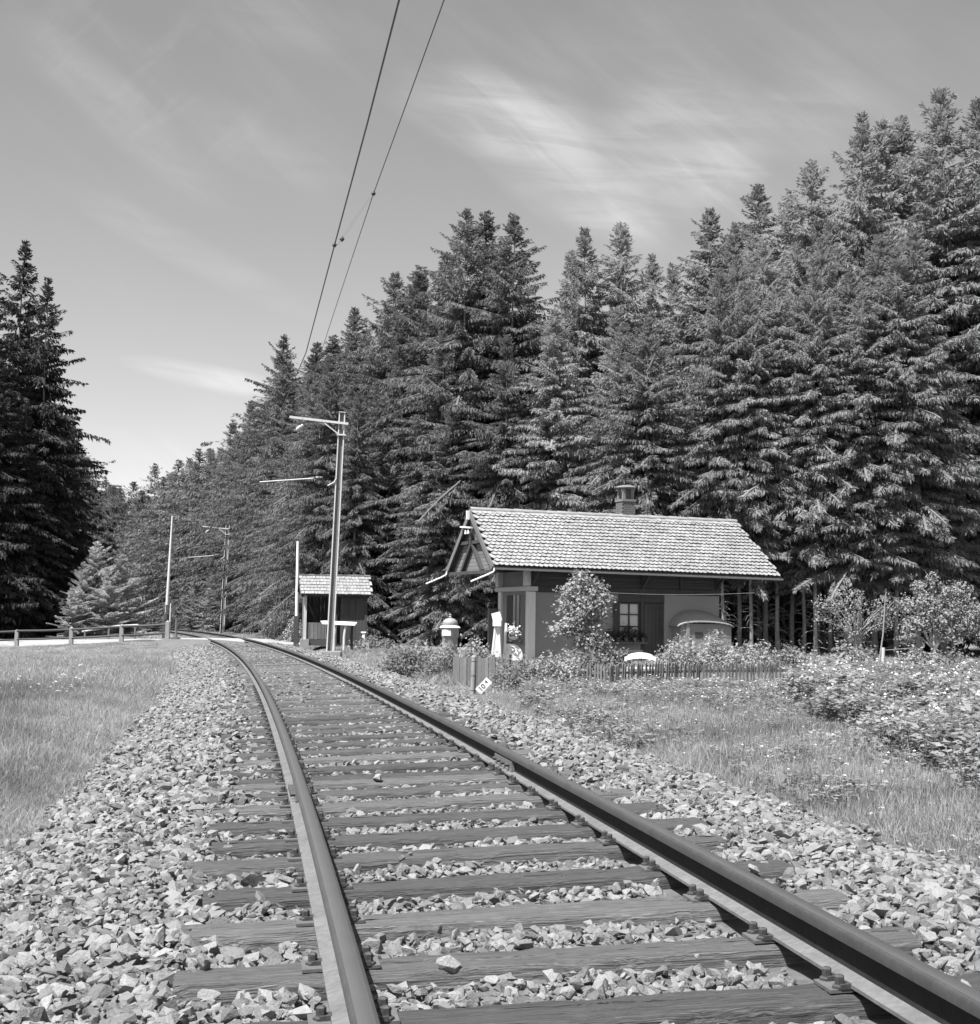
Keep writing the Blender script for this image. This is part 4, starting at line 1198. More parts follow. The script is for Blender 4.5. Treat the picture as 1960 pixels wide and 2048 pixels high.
# gable truss with boarding, set under the left end of the roof
gx0 = .10
gb = empty('gable', (0, 0, 0)); gb.parent = house
zz = 2.92
yb0, yb1 = .14, 2*HW-.14
nb = 15; bh = (4.75-zz)/nb
for k in range(nb):
    z0 = zz+k*bh; z1 = z0+bh*.93
    def yl(z): return HW-(RDG-.13-z)/math.tan(SLP)
    a, b = max(yl(z0), yb0), max(yl(z1), yb0)
    if HW-b < .02: continue
    x0, x1 = gx0+.06, gx0+.085+.006*(k % 2)
    vs = [(x0, a, z0), (x0, 2*HW-a, z0), (x0, 2*HW-b, z1), (x0, b, z1), (x1, a, z0), (x1, 2*HW-a, z0), (x1, 2*HW-b, z1), (x1, b, z1)]
    MB().add(vs, [(0, 3, 2, 1), (4, 5, 6, 7), (0, 1, 5, 4), (1, 2, 6, 5), (2, 3, 7, 6), (3, 0, 4, 7)]).build('plank', M['hboard'], gb)
for a, b, w_ in (((gx0, .05, 2.93), (gx0, 2*HW-.05, 2.93), .17), ((gx0, 1.1, 3.95), (gx0, 3.0, 3.95), .14), ((gx0-.005, HW, 3.95), (gx0-.005, 1.15, 2.98), .12), ((gx0-.005, HW, 3.95), (gx0-.005, 2.95, 2.98), .12), ((gx0+.004, HW, 3.9), (gx0+.004, HW, 4.85), .12)):
    MB().beam(a, b, .11, w_, up=(1, 0, 0)).build('beam', M['beam'], gb)
mb = MB().beam((-.09, HW-.02, 4.72), (-.09, HW-.02, 5.02), .07, .1, up=(1, 0, 0)).beam((-.1, HW-.40, 4.42), (-.1, HW+.55, 4.50), .05, .10, up=(1, 0, 0))
br_ = mb.build('wire_bracket', M['white'], gb)
for k, dy in enumerate((-.12, .12)):
    MB().lathe([(.012, 0), (.045, .01), (.05, .06), (.03, .08), (.04, .12), (.02, .15)], (-.1, HW+dy, 4.22), 10).build('insulator', M['porcelain'], br_, 60)
# body: walls
X0, X1, Y0, Y1 = 1.66, 9.05, .80, 3.34
def wallbox(name, x0, x1, y0, y1, z0, z1, m, parent=house, **kw): return MB().box(((x0+x1)/2, (y0+y1)/2, (z0+z1)/2), (x1-x0, y1-y0, z1-z0), **kw).build(name, m, parent)
wl = wallbox('wall', X0+.05, 5.02, Y0+.04, Y0+.22, -.1, 2.30, M['plaster'])
w2 = wallbox('wall', 6.84, X1, Y0+.04, Y0+.22, -.1, 2.30, M['plaster_pale'])
wallbox('wall', 5.02, 5.90, Y0+.04, Y0+.22, -.1, .74, M['plaster'])
wallbox('wall', 5.90, 6.02, Y0+.03, Y0+.22, -.1, 2.30, M['darkwood'])
wallbox('wall', 5.02, 6.84, Y0+.05, Y0+.21, 2.02, 2.30, M['darkwood'])
wallbox('wall', X0+.05, X1-.03, Y1-.22, Y1-.04, -.1, 4.0, M['plaster'])
wallbox('wall', X1-.2, X1-.02, Y0+.23, Y1-.23, -.1, 3.6, M['plaster'])
# left wall: timber posts, window with shutters, boards
lw = wallbox('wall', X0+.05, X0+.20, Y0+.23, Y1-.23, -.1, 3.0, M['plaster'])
for y, w_ in ((Y0+.10, .25), (Y1-.12, .25)):
    wallbox('corner_post', X0-.03, X0+.22, y-.125, y+.125, -.1, 2.32, M['housepost'])
    MB().beam((X0-.02, y, 2.5), (X0-.30 if False else X0-.02, y, 3.0), .24, .22, up=(0, 1, 0)).build('bracket_post', M['housepost'], house)
wallbox('lintel', X0-.10, X0+.28, Y0-.08, Y1+.08, 2.33, 2.48, M['postwood'])
wallbox('shutter', X0-.005, X0+.03, Y0+.28, Y0+.72, .55, 2.2, M['greywood'])
wn = wallbox('window', X0+.0, X0+.04, Y0+.74, Y0+1.38, .75, 2.2, M['glass'])
for yy in (Y0+.74, Y0+1.06, Y0+1.36): wallbox('frame', X0-.015, X0+.012, yy, yy+.04, .75, 2.2, M['darkwood'], wn)
wallbox('shutter', X0-.005, X0+.03, Y0+1.42, Y0+1.86, .55, 2.2, M['shutter'])
wallbox('sill', X0-.16, X0+.03, Y0+.5, Y0+1.5, .64, .70, M['greywood'])
# upper band of dark boards under the eaves
for k in range(6):
    z0 = 2.50+k*.115
    wallbox('plank', X0, X1, Y0+.02+.004*(k % 2), Y0+.06, z0, z0+.107, M['darkwood'])
wallbox('beam', X0-.02, X1+.02, Y0-.03, Y0+.14, 2.31, 2.49, M['beam'])
wallbox('beam', X0-.1, X1+.35, Y0-.06, Y0+.13, 3.20, 3.34, M['beam'])
for x in (X0+.12, 3.5, 5.97, 7.5, X1-.10):
    wallbox('post', x-.07, x+.07, Y0-.035, Y0+.015, 2.5, 3.19, M['beam'])
for x in (X0+.12, 3.5, 5.97, X1-.10): MB().beam((x, Y0-.02, 2.55), (x, Y0-.62, 3.14), .08, .09).build('eaves_brace', M['beam'], house)
# front window and door
wn = wallbox('window', 5.08, 5.84, Y0+.10, Y0+.13, .76, 2.0, M['curtain'])
for z in (.76, 1.17, 1.58, 1.96): wallbox('glazing_bar', 5.08, 5.84, Y0+.06, Y0+.098, z, z+.04, M['darkwood'], wn)
for x in (5.06, 5.44, 5.82): wallbox('glazing_bar', x, x+.04, Y0+.05, Y0+.095, .74, 2.02, M['darkwood'], wn)
wallbox('sill', 4.60, 6.05, Y0-.22, Y0+.04, .60, .66, M['greywood'])
MB().box((4.93, Y0-.03, 1.36), (.25, .04, 1.3), rz=.25).build('shutter', M['shutter'], house)
dr = wallbox('door', 6.05, 6.82, Y0+.10, Y0+.15, 0, 2.0, M['shutter'])
for k in range(5): wallbox('plank', 6.07+k*.15, 6.07+k*.15+.14, Y0+.085+.003*(k % 2), Y0+.098, .05, 1.95, M['darkwood'], dr)
MB().lathe([(.02, 0), (.02, .05)], (6.75, Y0+.06, 1.0), 8).build('handle', M['iron'], dr)
wallbox('bench_board', 4.0, 5.7, Y0-.5, Y0-.2, .34, .39, M['greywood'])
wallbox('grey_screen', 1.25, 1.55, Y1-.1, Y1+.02, -.1, 1.75, M['greywood'])
# chimney
cx_, cy_ = 6.04, HW+.18
ch = empty('chimney', (cx_, cy_, 0)); ch.parent = house
mb = MB()
zc_ = 4.6; row = 0
while zc_ < 5.60:
    for k in range(4):
        for sx_, sy_, dx_, dy_ in ((1, 0, 0, -1), (1, 0, 0, 1), (0, 1, -1, 0), (0, 1, 1, 0)):
            o_ = (k-1.5+(.2 if row % 2 else -.2))*.118
            c = (o_ if sx_ else dx_*.22, o_ if sy_ else dy_*.22, zc_+.03+.002*(dx_ != 0))
            d = (.108, .06+rnd.uniform(0, .01), .056) if sx_ else (.06+rnd.uniform(0, .01), .108, .056)
            mb.box(c, d)
    zc_ += .065; row += 1
mb.build('bricks', M['brick'], ch)['kind'] = 'stuff'
MB().box((0, 0, 5.10), (.44, .44, .98)).build('shaft', M['soot'], ch)
MB().box((0, 0, 5.64), (.56, .56, .08)).build('collar', M['soot'], ch)
for a in range(4): MB().box((.17*(1 if a % 2 else -1), .17*(1 if a > 1 else -1), 5.88), (.10, .10, .42)).build('lantern_post', M['soot'], ch)
MB().lathe([(.36, 0), (.37, .03), (.30, .08), (.15, .11), (.02, .12)], (0, 0, 6.08), 20).build('cap', M['soot'], ch, 40)

# bake oven against the front wall
ov = empty('bake_oven', (HX+math.cos(HA)*8.15-math.sin(HA)*.66, HY+math.sin(HA)*8.15+math.cos(HA)*.66, HZ), HA, 'squat masonry bake oven with humped roof in the shade of the cottage eaves', 'oven')
MB().box((0, .02, .6), (2.05, .85, 1.45), jit=.02).build('base', M['plaster'], ov)
mb = MB(); nu, nv = 34, 12
for j in range(nv+1):
    for i in range(nu+1):
        u = i/nu*2-1; v = j/nv
        yy = -.50+v*.96
        prof_ = (max(0, 1-abs(u)**2.3))**.62*(1-.12*u)
        fall = (1-(1-v)**2.2)
        mb.v.append((u*1.14-.02, yy, 1.22+.60*prof_*(.25+.75*fall)+.012*math.sin(i*2.1)*math.cos(j*1.7)))
for j in range(nv):
    for i in range(nu):
        a = j*(nu+1)+i; mb.f.append((a, a+1, a+nu+2, a+nu+1))
o = mb.build('oven_roof', M['cement'], ov, 60)
sd = o.modifiers.new('thick', 'SOLIDIFY'); sd.thickness = .03; sd.offset = -1
for x, w_ in ((-.28, .32), (.42, .20)): MB().box((x, -.40, .93), (w_, .05, .20)).build('fire_door', M['iron'], ov)
MB().box((-.75, -.42, .9), (.12, .1, 1.0)).build('pilaster', M['plaster_pale'], ov)

# flower pots on the sill
PV = leaf_cloud(900, [(0, 0, .20, .16, .14, .14)], 260, .06, M['needle_dark'], name='plant')
for k, (x, lab) in enumerate(((4.68, 'leftmost clay pot with dark plant on the cottage window sill'), (4.95, 'second clay pot from the left on the cottage window sill'), (5.27, 'clay pot with tall dark plant in the middle of the window sill'), (5.60, 'fourth clay pot from the left on the window sill'), (5.92, 'rightmost clay pot on the sill, nearest the door'))):
    p = Vector((HX, HY, HZ))+Matrix.Rotation(HA, 3, 'Z') @ Vector((x, Y0-.10, .662))
    e = empty('flower_pot', p, rnd.uniform(0, 6), lab, 'flower pot', 'flower pots on the window sill')
    s_ = (1.0, .8, 1.25, 1.0, .75)[k]
    MB().lathe([(.055, 0), (.075, .12), (.082, .125), (.082, .15), (.07, .15), (.065, .12)], n=14).build('pot', M['pot'], e, 40)
    o = link_mesh('plant', PV, e); o.scale = (s_, s_, s_*1.15)

# clothes line along the eaves
p0 = Vector((HX, HY, HZ))+Matrix.Rotation(HA, 3, 'Z') @ Vector((3.0, .02, 2.36)); p1 = Vector((HX, HY, HZ))+Matrix.Rotation(HA, 3, 'Z') @ Vector((9.9, -.1, 2.42))
tag(MB().tube([p0.lerp(p1, t)+Vector((0, 0, -.10*4*t*(1-t))) for t in np.linspace(0, 1, 12)], .006, 5).build('clothes_line', M['cement']), 'thin pale line stretched across the cottage front under the eaves', 'line')

# ------------------------------------------------------------------ white things by the left gable
p = gpt(993, 1320, 41.5)
bx = empty('white_box_on_stand', p, R(12), 'white box with slanted lid on a tapering white wooden stand left of the gable', 'box stand')
MB().box((0, 0, 1.42), (.21, .20, .24)).build('box', M['white'], bx)
MB().beam((-.14, 0, 1.53), (.12, 0, 1.60), .27, .025, up=(0, 1, 0)).build('lid', M['white'], bx)
for sx_ in (-1, 1):
    MB().beam((sx_*.16-.02, 0, -.02), (sx_*.05, 0, 1.30), .045, .06, up=(0, 1, 0)).build('leg', M['white'], bx)
MB().add([(-.15, -.02, .35), (.13, -.02, .35), (.05, -.02, 1.28), (-.06, -.02, 1.28), (-.15, .0, .35), (.13, .0, .35), (.05, .0, 1.28), (-.06, .0, 1.28)], [(0, 1, 2, 3), (7, 6, 5, 4), (0, 4, 5, 1), (1, 5, 6, 2), (2, 6, 7, 3), (3, 7, 4, 0)]).build('board', M['white'], bx)
p = gpt(1014, 1320, 41.8)
tr = empty('white_garden_board', p, R(8), 'white painted post and rounded board with a pale pattern beside the white box', 'garden board')
MB().beam((-.10, 0, -.02), (-.04, 0, 1.38), .055, .09, up=(0, 1, 0)).build('post', M['white'], tr)
pts = [(-.08, .28)]+[(-.08, .78)]+[(.12+.34*math.sin(a), .42+.36*math.cos(a)) for a in np.linspace(0, math.pi/2*1.2, 8)]
mb = MB(); k = len(pts); mb.v = [(x, -.03, z) for x, z in pts]+[(x, .0, z) for x, z in pts]; mb.f = [tuple(range(k)), tuple(range(2*k-1, k-1, -1))]+[(i, k+i, k+(i+1) % k, (i+1) % k) for i in range(k)]
mb.build('rounded_board', M['white'], tr)
mb = MB().tube([(.10, -.036, .70), (.20, -.036, .66), (.22, -.036, .6), (.14, -.036, .56), (.2, -.036, .48), (.3, -.036, .46)], .012, 5).tube([(.28, -.036, .62), (.34, -.036, .55), (.33, -.036, .45)], .012, 5)
mb.build('painted_ornament', M['greywood'], tr)
MB().box((.22, 0, .86), (.34, .14, .04)).build('shelf', M['greywood'], tr)
p = gpt(1014, 1320, 41.8)+Vector((.18, .02, .885))
fl = empty('white_flower_bowl', p, 0, 'white bowl of white blossoms on the shelf above the rounded white board', 'flower bowl')
MB().lathe([(.05, 0), (.12, .04), (.15, .10), (.13, .10), (.10, .05)], n=14).build('bowl', M['white'], fl, 50)
link_mesh('stems', leaf_cloud(901, [(0, 0, .18, .1, .08, .08)], 90, .06, M['leaf'], name='stems'), fl)
link_mesh('blossoms', leaf_cloud(902, [(-.06, 0, .33, .11, .08, .09), (.07, 0, .29, .08, .08, .06)], 130, .07, M['flower'], .2, name='blossoms'), fl)['kind'] = 'stuff'

# white bench rim
p = gpt(1281, 1320, 32.5); p.z = -.05
wb = empty('white_garden_bench', p, R(4), 'low white bench with curved back standing behind the picket fence', 'bench')
mb = MB(); n = 14
A = []
for i in range(n+1):
    t = i/n*2-1; zt = .26+.09*(1-t*t) if abs(t) < .8 else .24+.02*(1-abs(t))*5; A.append((t*.36, zt))
for y in (-.02, .02):
    for x, z in A: mb.v.append((x, y+.05*(x*2)**2, z))
    for x, z in A: mb.v.append((x, y+.05*(x*2)**2, .15+.06*(1-(x/.36)**2)))
k = n+1
for i in range(n): mb.f += [(i, i+1, k+i+1, k+i), (2*k+i, 3*k+i, 3*k+i+1, 2*k+i+1), (i, 2*k+i, 2*k+i+1, i+1), (k+i, k+i+1, 3*k+i+1, 3*k+i)]
mb.f += [(0, k, 3*k, 2*k), (n, 2*k+n, 3*k+n, k+n)]
mb.build('curved_back', M['white'], wb)
MB().box((0, -.15, .0), (.66, .28, .04)).build('seat', M['white'], wb)
for x in (-.3, .3): MB().box((x, -.12, -.26), (.05, .2, .48)).build('leg', M['white'], wb)

# ------------------------------------------------------------------ fences
def seg_pts(pa, pb, step):
    pa, pb = Vector(pa), Vector(pb); n = max(1, int((pb-pa).length/step)); return [pa.lerp(pb, (i+.5)/n) for i in range(n)]


bf = empty('board_fence', gpt(905, 1380, 30.6), 0, 'short fence of closely set upright boards behind the kilometre post', 'fence')
a = bf.location.copy(); b_ = gpt(1013, 1380, 30.0); dv = (b_-a); dirz = math.atan2(dv.y, dv.x)
bf.rotation_euler[2] = dirz; Lf = dv.length
k = 15
for i in range(k):
    w_ = Lf/k
    MB().box((w_*(i+.5), rnd.uniform(-.008, .008), .30+rnd.uniform(-.02, .02)), (w_*rnd.uniform(.86, .97), .02, .76), jit=.004).build('board', M['greywood'], bf)
for z in (.12, .5): MB().box((Lf/2, .035, z), (Lf, .035, .07)).build('rail', M['greywood'], bf)
MB().box((Lf+.04, -.01, .32), (.09, .09, .86)).build('post', M['greywood'], bf)
for (ua, da, ub, db, lab) in ((1016, 30.0, 1215, 28.2, 'low picket fence half hidden by bushes between the board fence and the white bench'), (1216, 28.3, 1400, 30.2, 'low picket fence before the white bench and the garden shrubs'), (1401, 30.2, 1592, 31.0, 'low picket fence running right from the oven to the white planter')):
    a, b_ = gpt(ua, 1380, da), gpt(ub, 1380, db); dv = b_-a; Lf = dv.length
    pf = empty('picket_fence', a, math.atan2(dv.y, dv.x), lab, 'fence', 'picket fences of the garden')
    top = .62
    pk = MB().add([(-.022, -.01, -.1), (.022, -.01, -.1), (.022, -.01, top-.05), (0, -.01, top), (-.022, -.01, top-.05), (-.022, .01, -.1), (.022, .01, -.1), (.022, .01, top-.05), (0, .01, top), (-.022, .01, top-.05)], [(0, 1, 2, 3, 4), (9, 8, 7, 6, 5), (0, 5, 6, 1), (1, 6, 7, 2), (2, 7, 8, 3), (3, 8, 9, 4), (4, 9, 5, 0)]).mesh('picket', M['greywood'])
    n = int(Lf/.088)
    for i in range(n):
        o = link_mesh('picket', pk, pf); x = Lf*(i+.5)/n+rnd.uniform(-.008, .008)
        o.location = (x, -.02, gz(a.x+dv.x*x/Lf, a.y+dv.y*x/Lf)-a.z+rnd.uniform(-.02, .03)); o.rotation_euler = (rnd.uniform(-.04, .04), rnd.uniform(-.05, .05), 0)
    for z in (.16, .44): MB().beam((0, .012, z), (Lf, .012, z+b_.z-a.z), .03, .05).build('rail', M['greywood'], pf)

# road fence at the left
pts = [(33, 74.0), (142, 71.8), (242.5, 69.8), (334, 67.6)]
P4 = [gpt(u, 1290, d) for u, d in pts]
rfz = empty('road_fence', P4[0], 0, 'wooden road fence with four stout pale posts and two dark rails at the left', 'fence')
for k, p in enumerate(P4):
    q_ = p-P4[0]; h_ = (.90, .95, .94, 1.0)[k]
    MB().add([(q_.x-.10, q_.y-.10, q_.z-.2), (q_.x+.10, q_.y-.10, q_.z-.2), (q_.x+.10, q_.y+.10, q_.z-.2), (q_.x-.10, q_.y+.10, q_.z-.2), (q_.x-.085, q_.y-.085, q_.z+h_-.08), (q_.x+.085, q_.y-.085, q_.z+h_-.08), (q_.x+.085, q_.y+.085, q_.z+h_-.08), (q_.x-.085, q_.y+.085, q_.z+h_-.08), (q_.x, q_.y, q_.z+h_)],
             [(3, 2, 1, 0), (0, 1, 5, 4), (1, 2, 6, 5), (2, 3, 7, 6), (3, 0, 4, 7), (4, 5, 8), (5, 6, 8), (6, 7, 8), (7, 4, 8)]).build('post', M['fencewood'], rfz)
P0_ = P4[0]+(P4[0]-P4[1])*1.1
ch_ = [P0_-P4[0]]+[p-P4[0] for p in P4]
for z, r_ in ((.80, .06), (.38, .05)):
    for a, b_ in zip(ch_[:-1], ch_[1:]):
        MB().tube([a+Vector((0, -.02, z+rnd.uniform(-.02, .02))), a.lerp(b_, .5)+Vector((0, -.02, z-.02)), b_+Vector((0, -.02, z+rnd.uniform(-.02, .02)))], r_, 7).build('rail', M['darkwood'], rfz)
p = gpt(165, 1262, 96)
o = MB().tube([(0, 0, .5), (3.9, -6, .95), (6.2, -10, 1.05)], .06, 7).build('pole', M['postwood'])
fr_ = empty('slanting_pole_fence', p, 0, 'pale slanting pole barrier on the far side of the road behind the second fence post', 'fence')
o.parent = fr_; o.name = 'pole'
for t in (.05, .5, .95): MB().box((6.2*t, -10*t, .3), (.1, .1, 1.2)).build('post', M['greywood'], fr_)

# ------------------------------------------------------------------ masts, poles, wires
def mast(p, H, label, arm=True, lean=.026, group='overhead line masts'):
    e = empty('catenary_mast', p, R(6), label, 'mast', group)
    e.rotation_euler[1] = lean
    wb_, wt = (.205, .175) if p.y < 60 else (.27, .24)
    for sx_ in (-1, 1):
        MB().add([(sx_*wb_/2-.030, -.09, -.3), (sx_*wb_/2+.012, -.09, -.3), (sx_*wb_/2+.012, .09, -.3), (sx_*wb_/2-.030, .09, -.3), (sx_*wt/2-.026, -.08, H), (sx_*wt/2+.012, -.08, H), (sx_*wt/2+.012, .08, H), (sx_*wt/2-.026, .08, H)],
                 [(3, 2, 1, 0), (4, 5, 6, 7), (0, 1, 5, 4), (1, 2, 6, 5), (2, 3, 7, 6), (3, 0, 4, 7)]).build('flange', M['mast'], e)
    MB().add([(-wb_/2+.015, -.008, -.3), (wb_/2-.015, -.008, -.3), (wb_/2-.015, .008, -.3), (-wb_/2+.015, .008, -.3), (-wt/2+.013, -.006, H-.02), (wt/2-.013, -.006, H-.02), (wt/2-.013, .006, H-.02), (-wt/2+.013, .006, H-.02)],
             [(3, 2, 1, 0), (4, 5, 6, 7), (0, 1, 5, 4), (1, 2, 6, 5), (2, 3, 7, 6), (3, 0, 4, 7)]).build('web', M['greywood'], e)
    MB().box((0, 0, H-.01), (.24, .22, .02)).build('cap', M['mast'], e)
    if arm:
        zA = H-.38
        MB().beam((.22, -.12, zA-.02), (-1.75, -.12, zA+.10), .06, .075).build('bracket_arm', M['mast'], e)
        MB().beam((-.1, -.12, zA-.38), (-.62, -.12, zA-.01), .03, .035).build('brace', M['mast'], e)
        MB().box((0, -.02, zA-.40), (.30, .22, .05)).build('clamp', M['mast'], e)
        iz = MB().beam((-1.15, -.12, zA-.0), (-1.30, -.12, zA-.16), .018, .018).build('hanger', M['iron'], e)
        q_ = Matrix.Translation((-1.28, -.12, zA-.14)) @ Matrix.Rotation(R(-128), 4, 'Y')
        mb = MB().lathe([(.02, 0), (.05, .02), (.05, .06), (.03, .08), (.06, .10), (.06, .15), (.035, .17), (.065, .20), (.03, .26), (.015, .30)], n=12)
        mb.v = [tuple(q_ @ Vector(v)) for v in mb.v]; mb.build('insulator', M['porcelain'], e, 50)
        zB = zA-1.92
        MB().tube([(-.1, -.1, zB+.02), (-.16, -.1, zB-.10), (-.36, -.1, zB-.22)], .022, 8).build('hook', M['mast'], e, 60)
        mb = MB().lathe([(.02, 0), (.04, .02), (.055, .06), (.03, .09), (.055, .12), (.055, .16), (.03, .2), (.02, .32)], n=12)
        q_ = Matrix.Translation((-.52, -.12, zB+.02)) @ Matrix.Rotation(R(-92), 4, 'Y'); mb.v = [tuple(q_ @ Vector(v)) for v in mb.v]; mb.build('insulator', M['iron'], e, 50)
        MB().box((-.66, -.12, zB+.04), (.22, .05, .06)).build('clamp', M['mast'], e)
        MB().tube([(-.85, -.12, zB), (-2.62, -.12, zB-.22)], .021, 8).build('registration_arm', M['mast'], e, 60)
    return e


m1 = gpt(660, 1304, 47.5); m1.z = -.13
mast(m1, 8.05, 'tall steel overhead line mast with side arms standing in front of the small shelter', lean=.030)
m2 = gpt(444, 1264, 100)
mast(m2, 8.05+(-.47-m2.z), 'second overhead line mast, far along the track beyond the level crossing', lean=.026)
m3 = at(303, 1262, 148); m3.z = gz(m3.x, m3.y)
mast(m3, 8.0, 'third and farthest overhead line mast, faint against the spruces', lean=.045)
MB_ = MB().box((0, 0, 0), (.72, .55, .22), jit=.015)
tag(MB_.build('mast_footing', M['cement']), 'pale concrete footing slab at the foot of the tall mast', 'footing').location = (m1.x+.05, m1.y-.02, -.20)
bpy.data.objects['mast_footing'].location.y -= .35


def zplane(u, v, z):
    q = fw*F + cr*(u-980) - cu*(v-1024); k = (z-CAMZ)/q.z; return Vector((q.x*k, q.y*k, z))


cpts = [zplane(798, 0, 5.36), zplane(735, 245, 5.36), zplane(669, 490, 5.36), zplane(612, 705, 5.37)]
c_end = m1+Vector((-2.62, -.3, 5.42+.13))
d0 = (cpts[0]-cpts[1]).normalized()
cw = [cpts[0]+d0*45, cpts[0]+d0*12]+cpts+[at(497, 974, m1.y-.1)]
c2 = at(320, 1120, m2.y); c2.z = 5.36
m3c = m3+Vector((-2.6, 0, 5.7))
cw += [cw[-1].lerp(c2, .5)+Vector((-.35, 0, 0)), c2, m3c]
tag(MB().tube(cw, .0085, 5).build('contact_wire', M['wire']), 'lower overhead contact wire running above the track', 'wire')
ms = [at(888, 0, 11.3), at(818, 193, 14.0), at(747, 387, 17.6), at(706, 510, 21.4), at(663, 640, 26.5), at(640, 712, 31), at(597, 868, m1.y-.2)]
d0 = (ms[0]-ms[1]).normalized(); back = [ms[0]+Vector((d0.x, d0.y, 0))*45+Vector((0, 0, 1.3)), ms[0]+Vector((d0.x, d0.y, .0))*10+Vector((0, 0, -.25))]
e2 = m2+Vector((-1.4, -.1, 7.4)); mid = ms[-1].lerp(e2, .5); mid.z = 6.1
tag(MB().tube(back+ms+[ms[-1].lerp(mid, .5)-Vector((0, 0, .15)), mid, mid.lerp(e2, .5)-Vector((0, 0, .15)), e2, m3+Vector((-1.4, 0, 7.4))], .006, 5).build('carrier_wire', M['wire']), 'upper overhead carrier wire hanging above and right of the contact wire', 'wire')
a, b_ = at(747, 387, 17.6), at(684, 478, 17.1); c_ = at(669, 490, cpts[2].y)
jp = empty('wire_tie', a, 0, 'thin double tie wires with clamps joining the two overhead wires', 'wire tie')
for off in (-.012, .012): MB().tube([Vector((off, 0, 0)), (b_-a)*.5+Vector((off, 0, .01)), b_-a+Vector((off, 0, 0))], .0016, 4).build('tie_wire', M['wire'], jp)
MB().tube([b_-a, (b_-a).lerp(c_-a, .5)+Vector((0, 0, -.03)), c_-a], .003, 4).build('tie_wire', M['wire'], jp)
for q_, r_ in ((Vector(), .030), (b_-a, .032), (c_-a, .028)): MB().lathe([(.004, -r_*1.1), (r_*.8, -r_*.5), (r_, 0), (r_*.6, r_*.7), (.004, r_*1.2)], tuple(q_), 8).build('clamp', M['iron'], jp)

# pale tall pole at the crossing, posts and little signal boards
p = gpt(330, 1275, 71.5)
gp = empty('barrier_pole', p, 0, 'tall tapering grey pole raised upright beside the level crossing at the left', 'barrier pole')
gp.rotation_euler[1] = .030
MB().tube([(0, 0, .9), (0, 0, 3.4), (.0, 0, 6.25)], [.085, .07, .045], 10).build('boom', M['mast'], gp, 60)
MB().box((0, 0, .3), (.28, .24, 1.3)).build('stand', M['iron'], gp)
MB().lathe([(.06, 0), (.14, .05), (.14, .35), (.05, .45)], (0, -.02, .95), 10).build('counterweight', M['iron'], gp)
p = gpt(338, 1280, 69.5)
sp = empty('signal_post', p, 0, 'slim pale post carrying two small dark boards next to the tall grey pole', 'sign post')
MB().tube([(0, 0, -.1), (.03, 0, 1.85)], .03, 8).build('post', M['mast'], sp)
for x in (-.14, .17): MB().box((x, .02, 1.55), (.15, .03, .46)).build('board', M['iron'], sp)
p = gpt(351.6, 1284, 67)
op = empty('crossing_post', p, 0, 'short dark post with a flat foot at the edge of the level crossing', 'post')
MB().tube([(0, 0, 0), (0, 0, .98)], .05, 8).build('shaft', M['greywood'], op)
MB().lathe([(.26, -.05), (.22, .05), (.06, .12)], n=12).build('foot', M['iron'], op)
p = gpt(592, 1290, 61)
wp = empty('barrier_pole', p, 0, 'white upright barrier pole with dark lower part left of the shelter', 'barrier pole')
MB().tube([(0, 0, 1.2), (-.02, 0, 4.45)], [.075, .06], 10).build('boom', M['white'], wp, 60)
MB().box((0, 0, .5), (.2, .2, 1.5)).build('stand', M['beam'], wp)
# bean stakes and a lattice left of the shelter
for i, u in enumerate((549, 556, 563, 571, 579)):
    p = gpt(u, 1260, 66+(i % 2)*.6, -.05)
    o = MB().tube([(0, 0, 0), (rnd.uniform(-.1, .1), 0, 1.3+.1*i % 3), (rnd.uniform(-.14, .14), 0, 2.1+rnd.uniform(-.2, .2))], [.03, .025, .015], 6).build('bean_stake', M['greywood']); o.location = p
    tag(o, ('leftmost', 'second', 'middle', 'fourth', 'rightmost')[i]+' of the five thin bean stakes left of the shelter', 'stake', 'bean stakes left of the shelter')

# ------------------------------------------------------------------ the small shelter
hp = at(606, 1290, 57.6); hp.z = -.14
hut = empty('wayside_shelter', hp, R(11), 'small dark wooden waiting shelter with a tiled lean-to roof behind the tall mast', 'shelter')
HWD, HDP = 2.55, 1.35
for k in range(9):                           # left side planks, sunlight put in as paler wood
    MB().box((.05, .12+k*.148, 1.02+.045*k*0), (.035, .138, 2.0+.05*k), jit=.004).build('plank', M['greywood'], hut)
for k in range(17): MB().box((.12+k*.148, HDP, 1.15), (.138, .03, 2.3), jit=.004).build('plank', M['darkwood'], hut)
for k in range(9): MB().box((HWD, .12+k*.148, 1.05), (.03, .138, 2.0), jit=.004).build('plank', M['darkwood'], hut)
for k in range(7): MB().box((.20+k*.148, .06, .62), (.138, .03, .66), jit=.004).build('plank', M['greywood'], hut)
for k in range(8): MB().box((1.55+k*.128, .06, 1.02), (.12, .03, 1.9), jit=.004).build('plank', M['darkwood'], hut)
MB().box((.62, .20, .18), (1.15, .30, .30)).build('step', M['darkwood'], hut)
MB().box((.06, .03, 1.02), (.11, .11, 2.05)).build('post', M['postwood'], hut)
MB().box((1.30, .03, 1.02), (.10, .10, 2.0)).build('post', M['beam'], hut)
MB().box((HWD-.03, .03, 1.02), (.10, .10, 2.0)).build('post', M['beam'], hut)
MB().box((.05, .0, .10), (.34, .34, .36), jit=.01).build('plinth', M['cement'], hut)
MB().box((HWD/2, 1.0, .45), (2.2, .35, .05)).build('bench', M['darkwood'], hut)
MB().box((HWD/2, 0.03, 2.03), (2.75, .09, .10)).build('beam', M['beam'], hut)
